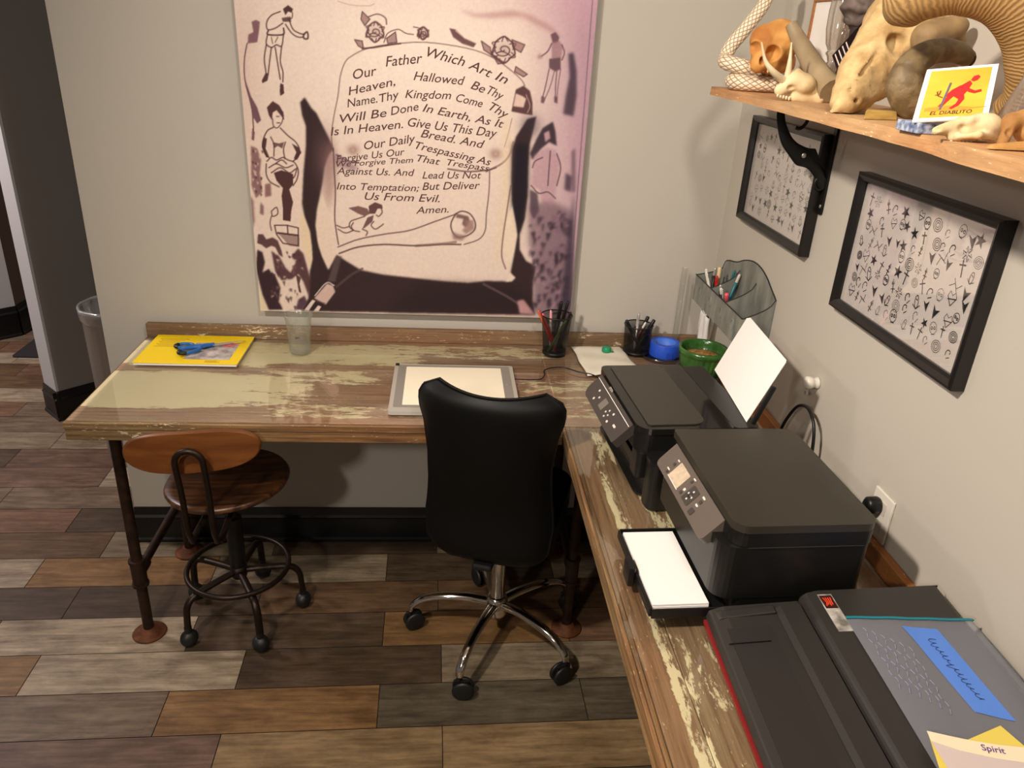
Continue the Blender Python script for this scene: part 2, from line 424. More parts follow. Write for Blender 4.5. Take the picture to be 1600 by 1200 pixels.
def build_floor():
    g = G(); tint = []; shift = []
    th = .018; c, s = math.cos(th), math.sin(th)
    g.box(-6, 1.4, -2.5, 8.5, -.05, -.0025); tint += [lin((40, 33, 27))] * 6; shift += [(0, 0, 0)] * 6
    keys = list('ppgotbdqlurk')
    for r in range(-22, 38):
        y0 = 1.657 + .1662 * (r - 1); y1 = y0 + .1662
        ph, tl = ROWS.get(r, (random.uniform(-.3, .3), {}))
        for i in range(-10, 4):
            x0 = ph + .632 * i; x1 = x0 + .632; e = .0013
            if x1 > 1.5: continue
            t = tl.get(i) or random.choice(keys)
            col = .62 * np.array(lin(TONE[t])) * random.uniform(.92, 1.08)
            P = [(x0 + e, y0 + e), (x1 - e, y0 + e), (x1 - e, y1 - e), (x0 + e, y1 - e)]
            g.flat([(x * c - (y - 2) * s, 2 + x * s + (y - 2) * c, 0) for x, y in P])
            tint.append(tuple(col)); shift.append((random.uniform(0, 40), random.uniform(0, 40), 0))
    me = mesh_of('floor', g, floor_material())
    for nme, data in (('Tint', tint), ('Shift', shift)):
        at = me.color_attributes.new(nme, 'FLOAT_COLOR', 'CORNER')
        for p in me.polygons:
            for li in p.loop_indices: at.data[li].color = (*data[p.index], 1)
    o = bpy.data.objects.new('floor', me); COL.objects.link(o); o['kind'] = 'structure'
build_floor()
struct('wall_back', G().box(-1.166, 1.08, YW, YW + .12, 0, 2.8), MW)
struct('wall_right', G().box(XW, XW + .12, -2.5, YW + .12, 0, 2.8), MW)
struct('ceiling', G().box(-6, 1.08, -2.5, 8.5, 2.8, 2.86), MCEIL)
def bboard(name, a, b, n, h=.15):   # moulded baseboard from a to b, n = direction out of the wall
    a = Vector((*a, 0)); b = Vector((*b, 0)); n = Vector((*n, 0)).normalized()
    prof = [(0, 0), (.022, 0), (.022, .012), (.015, .018), (.015, h - .045), (.019, h - .038), (.011, h - .03), (.006, h), (0, h)]
    g = G(); k = len(prof)
    vs = [e + n * p[0] + Vector((0, 0, p[1])) for e in (a, b) for p in prof]
    g.add(vs, [(i, (i + 1) % k, k + (i + 1) % k, k + i) for i in range(k)] + [tuple(range(k))[::-1], tuple(range(k, 2 * k))])
    struct(name, g, MBB)
bboard('baseboard_back', (-1.166, YW - .0005), (XW - .02, YW - .0005), (0, -1))
bboard('baseboard_right', (XW - .0005, -2.4), (XW - .0005, YW - .001), (-1, 0))
# slanted dark wall left of the desk wall (45 degrees), with its pale end face
A = Vector((-1.885, 3.60, 0)); d = Vector((1, 1, 0)).normalized(); e = Vector((-1, 1, 0)).normalized(); T_ = .15
B = A + d * 3.2
def quadwall(name, P, m, h=2.8):
    struct(name, G().prism([(p.x, p.y) for p in P], 0, h), m)
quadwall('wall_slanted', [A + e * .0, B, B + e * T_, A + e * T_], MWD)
quadwall('trim_slanted_end', [A - d * .012, A - d * .0005, A + e * T_ - d * .0005, A + e * T_ - d * .012], MWE)
bboard('baseboard_slanted', (A - d * .034 - e * .0005)[:2], (B - e * .0005)[:2], -e[:2] if False else (-e.x, -e.y), .15)
bboard('baseboard_slanted_end', (A + e * (T_ + .0) - d * .0125)[:2], (A - e * .022 - d * .0125)[:2], (-d.x, -d.y), .15)
H = Vector((-2.63, 4.73, 0)); hd = Vector((-1, -1, 0)).normalized()
quadwall('wall_hall_left', [H, H + Vector((-.12, .05, 0)), H + hd * 1.6 + Vector((-.12, .05, 0)), H + hd * 1.6], MWE)
quadwall('wall_hall', [H, H + Vector((0, 3, 0)), H + Vector((-.12, 3, 0)), H + Vector((-.12, .06, 0))], MWH)
bboard('baseboard_hall_left', (H + hd * 1.6)[:2], H[:2], (1, -1), .19)
bboard('baseboard_hall', H[:2], (H + Vector((0, 3, 0)))[:2], (1, 0), .19)
o = obj('floor_mat', G().prism(rrect(-2.51, -1.75, 4.36, 5.2, .02), 0, .009), mat('charcoal_mat', (44, 39, 40), .95, var=.3, scale=300, bump=.3), None)
tag(o, 'flat charcoal entrance mat on the hall floor behind the slanted wall', 'floor mat')
# ------------------------------------------------------------------ desk
ZT = .868
def build_desk():
    t = thing('desk', 'L-shaped corner desk of peeling painted boards on rusty pipe legs', 'desk', (0, 0, 0))
    zw = .862
    g = G()
    for y0, y1 in ((1.930, 1.990), (1.9912, 2.288), (2.2892, 2.570)): g.box(-1.008, .953, y0, y1, zw - .024, zw)
    g.box(-.99, .953, 1.95, 2.57, .815, zw - .0245)
    obj('back_tabletop', g, MTOPB, t, .0012, 1)
    g = G().box(-1.012, .352, 1.914, 1.9295, zw - .022, zw - .001).box(-1.012, .352, 1.9175, 1.9295, .806, zw - .0235)
    g.box(-1.012, -1.0085, 1.93, 2.57, .806, zw - .001)
    obj('front_edging', g, MEDGE, t, .002, 1)
    g = G()
    for x0, x1 in ((.364, .43), (.4312, .69), (.6912, .935)): g.box(x0, x1, .35, 1.9285, zw - .024, zw)
    g.box(.38, .935, .36, 1.9285, .815, zw - .0245)
    obj('right_tabletop', g, MTOPR, t, .0012, 1)
    g = G().box(.345, .3535, .35, 1.9135, zw - .03, zw - .003).box(.3545, .3632, .35, 1.9135, .806, zw - .001).box(.3475, .3535, .35, 1.9135, .806, zw - .031)
    obj('inner_edging', g, MEDGER, t, .002, 1)
    obj('back_splash', G().box(-1.008, .934, 2.5475, 2.5695, zw + .0005, .912), MSPL, t, .002, 1)
    obj('right_splash', G().box(.9355, .9545, .35, 2.5695, zw + .0005, .908), MSPLR, t, .002, 1)
    def pipe(x, y, tee):
        p = obj('leg', G().cyl((x, y, .012), (x, y, .8145), .0165, 14).cyl((x, y, tee - .045), (x, y, tee + .045), .0225, 14).cyl((x, y, tee - .05), (x, y, tee - .04), .0255, 14).cyl((x, y, tee + .04), (x, y, tee + .05), .0255, 14), MRUST, t)
        obj('flange', G().lathe([(0, 0), (.052, 0), (.053, .004), (.05, .007), (.028, .010), (.024, .026), (.0, .026)], 28, Matrix.Translation((x, y, .0005))), MRUST2, p)
    for x in (-.952, .445):
        for y in (2.062, 2.50): pipe(x, y, .25)
        g = G().cyl((x, 2.062, .25), (x, 2.50, .25), .0145, 12)
        for y in (2.10, 2.46): g.cyl((x, y - .02, .25), (x, y + .015, .25), .021, 12)
        obj('brace', g, MRUST, t)
    for y in (.62,): pipe(.445, y, .25); pipe(.9, y, .25)
build_desk()
def glass(name, label, x0, x1, y0, y1):
    o = obj(name, G().box(x0, x1, y0, y1, .8625, ZT - .0003), MGLASS, None, .0012, 1); tag(o, label, 'glass sheet')
glass('glass_sheet', 'clear glass sheet covering the back run of the desk, under the yellow pad', -.99, .343, 1.922, 2.543)
glass('glass_sheet', 'clear glass sheet on the desk under the two printers', .350, .932, .978, 1.918)
glass('glass_sheet', 'clear glass sheet on the near end of the desk under the thermal copier', .350, .932, .36, .975)
# corner of the back run right of the first sheet
glass('glass_sheet', 'clear glass sheet in the desk corner under the green pot and blue tape', .346, .932, 1.922, 2.543)
# ------------------------------------------------------------------ canvas print: the drawing is painted on a pixel sheet of its own, then laid on the canvas grid
AX0, AY0, AW, AH = 345, -40, 600, 545
def sheet():
    yy, xx = np.mgrid[0:AH, 0:AW].astype(float); xx += AX0; yy += AY0
    img = np.zeros((AH, AW, 3))
    sk = np.array([226, 200, 178.])
    img[:] = sk
    def blur(a, s):
        k = int(3 * s) + 1; w_ = np.exp(-.5 * (np.arange(-k, k + 1) / s) ** 2); w_ /= w_.sum()
        p = np.pad(a, ((k, k), (0, 0)), mode='edge'); a = sum(w_[i] * p[i:i + AH] for i in range(2 * k + 1))
        p = np.pad(a, ((0, 0), (k, k)), mode='edge'); return sum(w_[i] * p[:, i:i + AW] for i in range(2 * k + 1))
    def poly(P):
        P = np.array(P, float); x0, y0 = np.maximum(np.floor(P.min(0)) - 2 - (AX0, AY0), 0).astype(int); x1, y1 = np.ceil(P.max(0)).astype(int) + 2 - (AX0, AY0)
        X = xx[y0:y1, x0:x1]; Y = yy[y0:y1, x0:x1]; acc = np.zeros(X.shape)
        for ox, oy in ((.25, .25), (.75, .25), (.25, .75), (.75, .75)):
            c = np.zeros(X.shape, bool)
            for i in range(len(P)):
                (xa, ya), (xb, yb) = P[i - 1], P[i]
                if ya == yb: continue
                c ^= ((ya > Y + oy) != (yb > Y + oy)) & (X + ox < (xb - xa) * (Y + oy - ya) / (yb - ya) + xa)
            acc += c
        m = np.zeros((AH, AW)); m[y0:y1, x0:x1] = acc / 4; return m
    def put(m, c, a=1.):
        img[:] = img * (1 - (m * a)[..., None]) + np.array(c, float) * (m * a)[..., None]
    def line(P, w_=1.9, c=(88, 54, 52), a=.95, close=False, smooth=True):
        P = [tuple(p) for p in P]
        if close: P = P + [P[0]]
        if smooth and len(P) > 2: P = [q[:2] for q in smooth_path([(x, y, 0) for x, y in P], 5)]
        xs = [p[0] for p in P]; ys = [p[1] for p in P]
        x0, x1 = int(max(min(xs) - 4 - AX0, 0)), int(max(xs) + 5 - AX0); y0, y1 = int(max(min(ys) - 4 - AY0, 0)), int(max(ys) + 5 - AY0)
        X = xx[y0:y1, x0:x1] + .5; Y = yy[y0:y1, x0:x1] + .5
        if X.size == 0: return
        d = np.full(X.shape, 1e9)
        for (xa, ya), (xb, yb) in zip(P[:-1], P[1:]):
            L2 = (xb - xa) ** 2 + (yb - ya) ** 2 + 1e-9; t = np.clip(((X - xa) * (xb - xa) + (Y - ya) * (yb - ya)) / L2, 0, 1)
            d = np.minimum(d, np.hypot(X - xa - t * (xb - xa), Y - ya - t * (yb - ya)))
        m = np.zeros((AH, AW)); m[y0:y1, x0:x1] = np.clip(w_ / 2 + .5 - d, 0, 1); put(m, c, a)
    def glow(cx, cy, rx, ry, c, a): put(np.exp(-((xx - cx) / rx) ** 2 - ((yy - cy) / ry) ** 2), c, a)
    D = (50, 34, 34); D2 = (62, 46, 54)
    # broad tone of the photograph printed on it
    glow(640, 60, 200, 160, (248, 224, 200), .8)
    put(np.clip((xx - 800) / 110, 0, 1) ** 1.3, (178, 136, 146), .85)
    put(np.clip((xx - 700) / 200, 0, 1) * np.clip((60 - yy) / 80, 0, 1), (206, 160, 166), .7)
    glow(380, 120, 26, 120, (214, 178, 158), .5); glow(425, 260, 60, 120, (226, 196, 172), .5)
    glow(640, 0, 90, 22, (236, 206, 188), .5)
    put(blur(poly([(715, 14), (745, 22), (770, 20), (800, 16), (830, 24), (860, 40), (880, 60), (850, 45), (815, 26), (770, 28), (740, 26)]), 3), (176, 124, 118), .6)
    line([(528, 2), (550, 8), (575, 9), (585, 6)], 1.4, (170, 120, 108), .5)
    # the gaps between the arms and the trunk
    gapl = [(469, 160), (476, 152), (486, 168), (494, 176), (504, 196), (514, 216), (521, 232), (512, 246), (507, 262), (504, 285), (500, 305), (495, 328), (493, 352), (498, 385), (507, 408), (513, 422), (526, 398), (541, 408), (564, 422), (598, 429), (660, 436), (700, 440), (732, 442), (760, 439), (796, 440), (798, 424), (803, 400), (808, 370), (804, 338), (800, 312), (799, 280), (800, 235), (806, 214), (824, 186), (838, 182), (834, 200), (827, 228), (825, 262), (824, 305), (820, 342), (812, 366), (812, 390), (822, 408), (838, 416), (833, 440), (832, 470), (836, 492), (470, 486), (482, 466), (484, 424), (488, 406), (487, 385), (484, 362), (476, 340), (472, 318), (474, 272), (478, 228), (478, 197), (472, 180)]
    m = poly(gapl); put(np.maximum(blur(m, 1.2), 0), D, .96)
    put(blur(poly([(800, 225), (826, 225), (824, 305), (810, 366), (800, 317)]), 4), (34, 28, 36), .95)
    put(blur(poly([(660, 440), (800, 446), (836, 470), (834, 490), (600, 488)]), 6), (44, 32, 32), .6)
    glow(505, 245, 16, 40, (120, 86, 84), .55); glow(828, 196, 16, 18, (60, 50, 60), .5)
    put(blur(poly([(515, 215), (528, 250), (522, 300), (512, 330), (506, 300), (508, 250)]), 5), (160, 120, 110), .6)
    # pale wedges of backdrop
    put(blur(poly([(504, 303), (512, 330), (518, 350), (524, 370), (525, 397), (513, 420), (503, 400), (496, 375), (494, 352), (497, 328)]), .8), (226, 198, 172), 1)
    put(blur(poly([(472, 330), (478, 345), (484, 362), (487, 388), (488, 404), (484, 421), (476, 395), (470, 370), (468, 350)]), .8), (226, 198, 160), 1)
    put(blur(poly([(800, 322), (806, 350), (808, 366), (803, 392), (798, 412), (790, 405), (786, 385), (790, 350)]), 1), (232, 206, 176), .9)
    put(poly([(404, 444), (410, 462), (417, 484), (407, 484)]), (222, 200, 160), 1)
    # belt buckles and straps
    put(blur(poly([(491, 466), (511, 443), (520, 446), (524, 456), (509, 476)]), .7), (206, 172, 156), 1)
    line([(492, 462), (510, 442), (522, 446)], 1.5, (240, 222, 206)); line([(494, 470), (508, 474)], 1.2, (110, 80, 76))
    put(poly([(475, 485), (488, 468), (493, 470), (482, 486)]), (222, 196, 180), 1); put(poly([(490, 486), (497, 477), (502, 479), (498, 486)]), (222, 196, 180), 1)
    put(blur(poly([(512, 440), (524, 402), (534, 400), (524, 440)]), 1), (96, 78, 74), .8)
    line([(526, 448), (548, 430), (566, 420)], 4, (92, 72, 68), .7); line([(756, 444), (790, 462), (812, 476)], 4, (104, 80, 80), .7)
    put(blur(poly([(808, 470), (818, 468), (832, 486), (836, 492), (812, 490)]), 1.5), (196, 146, 140), .95)
    put(blur(poly([(797, 425), (806, 434), (800, 440), (790, 440)]), 1), (232, 206, 180), 1)
    # trunk outline and scroll
    L = [(520, 236), (518, 210), (522, 180), (528, 150), (532, 118), (540, 96), (552, 86), (568, 78), (590, 72), (622, 68), (660, 66), (700, 70), (740, 78), (770, 90), (796, 108), (814, 124), (820, 134)]
    line(L, 1.6, (112, 78, 74), .8)
    line([(521, 232), (522, 262), (524, 300), (523, 340), (526, 365), (529, 382)], 1.8, (92, 62, 62))
    line([(800, 185), (794, 210), (788, 230)], 1.2, (120, 90, 84), .7)
    line([(765, 268), (764, 300), (760, 335), (758, 360), (748, 374), (725, 382)], 1.5, (100, 70, 66))
    line([(760, 268), (785, 255), (797, 240), (802, 222)], 3, (120, 88, 84), .7)
    line([(526, 242), (545, 252), (560, 254)], 3, (110, 78, 86), .8); line([(700, 264), (730, 268), (760, 266), (775, 262)], 2.4, (96, 66, 66), .8)
    line([(528, 386), (560, 374), (600, 366), (640, 360), (680, 346), (714, 334)], 1.8, (104, 72, 68))
    line([(530, 396), (560, 386), (600, 382), (650, 384), (690, 382), (720, 382)], 2.4, (104, 74, 68)); line([(650, 384), (690, 381), (712, 378)], 4, (120, 90, 82), .6)
    line([(712, 334), (722, 330), (734, 334), (742, 346), (742, 358), (734, 366), (724, 370), (714, 370), (706, 360), (705, 348), (712, 334)], 2, (92, 62, 60))
    put(blur(poly([(714, 334), (732, 338), (734, 346), (728, 356), (722, 350), (724, 342), (712, 340)]), 1), (112, 80, 74), .9)
    put(blur(poly([(726, 344), (740, 344), (741, 358), (728, 366), (722, 360), (728, 354)]), 1.5), (150, 112, 102), .8); put(blur(poly([(706, 362), (716, 366), (730, 368), (722, 376), (708, 374)]), 1.5), (140, 104, 96), .8)
    for cx, cy in ((551, 234), (774, 240)): glow(cx, cy, 9, 8, (150, 112, 98), .8); glow(cx, cy, 3, 3, (206, 170, 150), .8)
    put(blur(poly([(520, 240), (545, 252), (562, 262), (550, 268), (526, 258)]), 3), (128, 94, 104), .6)
    put(blur(poly([(785, 170), (800, 215), (796, 280), (790, 340), (780, 400), (770, 420), (782, 330), (786, 240)]), 5), (226, 196, 150), .5)
    line([(798, 290), (792, 330), (786, 370), (784, 400), (790, 420)], 2.2, (120, 90, 78), .8)
    # upper scroll end at right shoulder
    put(blur(poly([(806, 140), (818, 134), (828, 142), (832, 160), (832, 180), (818, 178), (799, 174), (802, 160)]), .6), (96, 66, 64), 1)
    put(blur(poly([(806, 146), (816, 150), (822, 154), (818, 168), (802, 166)]), .7), (222, 188, 166), 1); line([(822, 148), (828, 165), (824, 176)], 1.2, (196, 160, 146))
    # roses
    def rose(cx, cy, r, c=(100, 66, 64)):
        line([(cx + r * math.cos(a) * (1 + .12 * math.sin(5 * a)), cy + r * 1.1 * math.sin(a) * (1 + .12 * math.cos(4 * a))) for a in np.linspace(0, 6.0, 16)], 2.4, c, close=True)
        line([(cx + .12 * r * t * math.cos(1.4 * t), cy + .1 * r * t * math.sin(1.4 * t)) for t in np.linspace(.5, 7, 22)], 1.8, c)
        line([(cx - .7 * r, cy + .3 * r), (cx - .1 * r, cy + .15 * r), (cx + .6 * r, cy + .5 * r)], 1.8, c)
    for cx, cy, r in ((586, 50, 13), (787, 78, 17), (661, 52, 8)):
        for k in range(6):
            a = k * 1.05 + .3; line([(cx + r * .75 * math.cos(a), cy + r * .8 * math.sin(a)), (cx + r * 1.25 * math.cos(a + .25), cy + r * 1.25 * math.sin(a + .25)), (cx + r * .85 * math.cos(a + .7), cy + r * .9 * math.sin(a + .7))], 2., (96, 60, 58), .8)
        glow(cx, cy, r * .9, r * .9, (140, 96, 92), .35)
    rose(586, 50, 13); rose(787, 78, 17, (88, 58, 60)); rose(661, 52, 8)
    for P in ([(566, 18), (578, 30), (570, 40), (564, 30)], [(554, 62), (566, 64), (568, 76), (560, 72)], [(604, 60), (618, 50), (620, 66), (606, 68)], [(770, 86), (778, 100), (790, 98), (776, 92)], [(800, 62), (820, 70), (814, 82), (804, 76)], [(806, 104), (824, 116), (818, 120), (804, 112)], [(752, 64), (766, 74), (768, 86), (756, 78)]):
        m = poly(P); put(m, (130, 86, 82), .6); line(P, 1.6, (98, 66, 64), close=True, smooth=False)
    put(blur(poly([(702, 44), (712, 46), (726, 60), (744, 68), (740, 74), (722, 68), (708, 58)]), .6), (110, 74, 72), .95); line([(712, 48), (722, 56)], 1.5, (210, 176, 158))
    line([(600, 66), (606, 52), (622, 46), (634, 52), (646, 54)], 1.4); line([(646, 42), (658, 46), (654, 60)], 1.4); line([(576, 26), (590, 22), (602, 28), (604, 38)], 1.6); line([(566, 76), (585, 74), (610, 70), (626, 68)], 2.4)
    # boxer, upper left
    O = (78, 48, 46); W = 1.8
    put(poly([(442, 14), (450, 8), (458, 14), (456, 20), (450, 18), (446, 24)]), O, .95); line([(457, 20), (456, 28), (450, 30)], 1.4, O); put(poly([(440, 28), (454, 26), (455, 34), (442, 34)]), O, .8)
    line([(438, 18), (424, 24), (417, 34), (418, 46), (430, 44), (442, 36)], W, O); line([(452, 32), (458, 46), (468, 52), (476, 54)], W, O); line([(446, 38), (456, 52), (466, 58), (474, 58)], W, O)
    line([(474, 54), (480, 50), (481, 60), (475, 60)], 2.4, O, close=True); line([(419, 48), (419, 54), (442, 54), (443, 44)], 2.4, O)
    line([(418, 54), (416, 68), (424, 74), (432, 70), (440, 72), (443, 54)], W, O); line([(424, 58), (426, 68)], 1.2, O); line([(434, 58), (430, 66)], 1.2, O)
    line([(416, 70), (413, 92), (416, 116)], W, O); line([(424, 74), (421, 98), (419, 116)], W, O); line([(430, 74), (434, 100), (438, 124)], W, O); line([(440, 72), (438, 96), (442, 112), (442, 128)], W, O)
    put(poly([(415, 114), (420, 115), (418, 126), (410, 130), (409, 126)]), O, .95); put(poly([(438, 130), (443, 132), (444, 146), (438, 150), (437, 142)]), O, .95)
    put(blur(poly([(393, 34), (400, 31), (406, 34), (405, 46), (402, 66), (387, 68), (388, 54), (396, 50)]), .6), (128, 88, 92), .95)
    line([(386, 68), (382, 92), (382, 118), (386, 140), (393, 165), (396, 200), (396, 218)], 1.6, O); put(blur(poly([(383, 124), (392, 150), (402, 168), (408, 188), (402, 193), (396, 184), (388, 150)]), .5), (112, 76, 84), .95); put(poly([(394, 200), (398, 206), (397, 220), (393, 218)]), (120, 84, 84), .9)
    # dancer in a frilled skirt, left arm
    put(blur(poly([(417, 168), (426, 158), (436, 164), (443, 176), (444, 188), (440, 182), (432, 172), (426, 176), (425, 188), (420, 180)]), .4), O, .95)
    line([(426, 186), (427, 196), (433, 200), (440, 192), (442, 184)], 1.4, O); line([(432, 182), (436, 182)], 1.4, O); line([(433, 192), (437, 192)], 1.6, O)
    line([(427, 199), (418, 204), (412, 216), (410, 228), (414, 240), (420, 246)], 1.8, O); line([(438, 200), (450, 212), (462, 222), (468, 234), (464, 246), (458, 252)], 1.8, O)
    put(poly([(412, 214), (417, 217), (415, 232), (421, 246), (416, 246), (409, 230)]), O, .95); put(poly([(456, 224), (466, 230), (471, 238), (464, 250), (459, 248), (463, 238)]), O, .95)
    line([(423, 214), (428, 226), (428, 244)], 1.6, O); line([(446, 222), (443, 234), (445, 248)], 1.6, O); put(poly([(426, 222), (436, 224), (444, 222), (441, 232), (434, 228), (428, 232)]), O, .75)
    for P in ([(417, 252), (424, 246), (432, 250), (442, 246), (450, 250), (460, 254), (466, 266), (464, 280), (458, 290)], [(416, 256), (416, 272), (422, 284), (436, 292)], [(420, 262), (432, 256), (446, 262), (458, 258)], [(424, 270), (438, 262), (452, 270), (462, 264)], [(430, 256), (440, 250), (448, 256)], [(450, 284), (460, 276), (464, 262)]): line(P, 1.7, O)
    put(poly([(428, 270), (440, 266), (458, 272), (458, 288), (452, 296), (458, 316), (455, 330), (454, 346), (442, 344), (442, 326), (440, 306), (442, 294), (432, 282)]), O, .97)
    for P in ([(414, 288), (423, 286), (424, 306), (414, 308)], [(392, 228), (402, 232), (408, 250), (406, 270), (410, 300), (400, 310), (393, 290)], [(407, 316), (412, 322), (412, 336), (406, 334)]): put(blur(poly(P), 1.), (128, 88, 86), .85)
    for i in range(26):
        x = random.uniform(392, 408); y = random.uniform(232, 306); put(blur(poly([(x, y), (x + 4, y + 2), (x + 2, y + 6)]), .5), random.choice(((86, 58, 58), (214, 184, 160))), .8)
    line([(424, 330), (432, 324), (434, 334), (426, 338), (424, 330)], 1.6, O); line([(424, 338), (422, 348), (424, 360)], 1.4, O)
    put(blur(poly([(383, 300), (396, 312), (398, 345), (394, 360), (388, 350)]), 1.5), (120, 80, 82), .7)
    # dice box, serpent and foliage, lower left arm
    line([(429, 352), (448, 352), (466, 356), (466, 384), (442, 380), (432, 366)], 1.8, O, close=True, smooth=False); line([(434, 364), (466, 368)], 3, O); line([(449, 352), (450, 366)], 1.8, O); put(poly([(436, 366), (468, 370), (468, 386), (452, 384)]), O, .45)
    put(blur(poly([(403, 366), (411, 366), (416, 374), (426, 371), (434, 376), (440, 392), (442, 402), (436, 398), (430, 386), (424, 384), (416, 388), (408, 382), (402, 380)]), .6), (92, 62, 62), .97)
    put(blur(poly([(402, 390), (410, 394), (414, 410), (410, 426), (420, 420), (430, 430), (438, 450), (436, 470), (442, 484), (420, 484), (410, 460), (400, 420)]), 1.), (56, 36, 40), .97)
    put(blur(poly([(424, 392), (436, 400), (446, 418), (454, 426), (462, 410), (456, 400), (466, 388), (474, 396), (480, 418), (486, 440), (482, 462), (474, 440), (466, 428), (456, 436), (440, 438), (430, 424)]), 1.), (80, 50, 52), .92)
    for i in range(60):
        x = random.uniform(420, 470); y = random.uniform(392, 480)
        put(blur(poly([(x, y), (x + random.uniform(3, 7), y + random.uniform(-1, 3)), (x + random.uniform(0, 5), y + random.uniform(4, 9))]), .6), random.choice(((74, 50, 54), (216, 186, 160), (120, 84, 80))), .75)
    put(poly([(462, 428), (470, 434), (468, 444), (471, 458), (467, 456), (465, 444)]), O, .9); put(blur(poly([(466, 468), (476, 462), (480, 472), (472, 484), (462, 484)]), 1), (84, 58, 66), .95)
    # winged child
    put(poly([(544, 325), (560, 322), (574, 326), (578, 334), (570, 338), (560, 334)]), (120, 84, 78), .95); put(poly([(576, 322), (586, 316), (597, 320), (598, 326), (590, 326), (586, 334), (577, 334)]), (98, 66, 62), .97)
    put(poly([(574, 340), (584, 336), (582, 346), (570, 356), (566, 358)]), (112, 78, 74), .95)
    for P in ([(596, 326), (597, 332), (592, 338), (588, 336)], [(570, 338), (558, 342), (548, 346), (546, 354), (552, 360)], [(546, 354), (536, 356), (526, 352)], [(552, 360), (540, 364), (528, 358)], [(584, 346), (580, 352), (586, 358), (594, 354), (599, 350)], [(566, 358), (574, 362), (572, 368)], [(552, 348), (549, 354), (553, 360), (562, 362)]): line(P, 1.5, O)
    # right arm: boxer, hooded figure, smudged work below
    R_ = (104, 72, 78)
    put(blur(poly([(860, 54), (868, 50), (874, 58), (872, 66), (864, 68)]), .8), R_, .9); put(blur(poly([(862, 66), (874, 64), (880, 72), (876, 92), (862, 92)]), 1), (150, 108, 110), .7)
    line([(862, 68), (856, 80), (846, 88)], 2.2, R_, .8); glow(843, 88, 4, 4, (170, 120, 120), .8); line([(878, 70), (882, 82), (878, 94)], 2, R_, .8)
    put(blur(poly([(858, 92), (876, 90), (876, 108), (868, 112), (858, 106)]), .8), (96, 68, 72), .9); line([(858, 108), (853, 132), (848, 152)], 1.8, R_, .8); line([(866, 112), (860, 134), (850, 158)], 1.6, R_, .7); line([(870, 112), (868, 136), (868, 156)], 1.8, R_, .8); line([(876, 108), (872, 134), (870, 158)], 1.6, R_, .7)
    put(blur(poly([(846, 150), (851, 152), (850, 162), (845, 160)]), .8), R_, .9); put(blur(poly([(866, 150), (871, 152), (871, 162), (866, 160)]), .8), R_, .9)
    put(blur(poly([(888, 84), (896, 82), (901, 110), (901, 150), (896, 182), (880, 178), (884, 150), (890, 120)]), 2), (74, 58, 66), .9)
    put(blur(poly([(838, 218), (848, 200), (864, 190), (868, 206), (870, 228), (858, 222), (846, 232), (832, 250), (828, 240)]), 1.2), (62, 48, 54), .95); put(blur(poly([(850, 208), (858, 204), (860, 216), (852, 222)]), 1), (196, 154, 152), .9)
    put(blur(poly([(834, 244), (852, 230), (868, 234), (874, 250), (872, 280), (866, 316), (848, 320), (842, 296), (830, 290)]), 2), (186, 144, 146), .8)
    for P in ([(832, 262), (836, 252), (848, 246)], [(860, 236), (858, 262), (856, 290)], [(870, 240), (876, 262), (870, 290)], [(830, 290), (842, 302), (856, 300), (868, 310)]): line(P, 2., (90, 66, 72), .8)
    put(blur(poly([(828, 296), (840, 302), (842, 330), (834, 344), (828, 330)]), 1.5), (70, 54, 62), .8); put(blur(poly([(884, 270), (894, 276), (892, 300), (882, 296)]), 2), (64, 50, 60), .8); put(blur(poly([(882, 340), (894, 344), (892, 372), (880, 366)]), 2), (60, 48, 58), .85)
    put(blur(poly([(826, 318), (866, 316), (893, 330), (892, 488), (836, 490), (832, 440), (838, 412), (826, 380)]), 4), (96, 70, 80), .6)
    for i in range(130):
        y = random.uniform(330, 486); x0 = 826 + (y > 400) * 6; x = random.uniform(x0, 886 - (y - 330) * .02)
        put(blur(poly([(x, y), (x + random.uniform(4, 10), y + random.uniform(-3, 3)), (x + random.uniform(-3, 6), y + random.uniform(5, 15))]), 1.6), random.choice(((48, 36, 44), (66, 48, 56), (168, 128, 134), (128, 96, 104))), .75)
    put(blur(poly([(886, 380), (897, 300), (895, 480), (872, 490), (880, 440)]), 3), (58, 48, 58), .8); put(blur(poly([(893, 236), (899, 232), (899, 300), (893, 300)]), 2), (96, 72, 80), .7)
    line([(926, 0), (900, 330), (888, 486)], 1.5, (90, 70, 76), .6)
    n_ = blur(rng.normal(size=(AH, AW)), 1.0); img[:] *= (1 + n_ * .03)[..., None]
    return np.clip(img, 0, 255)
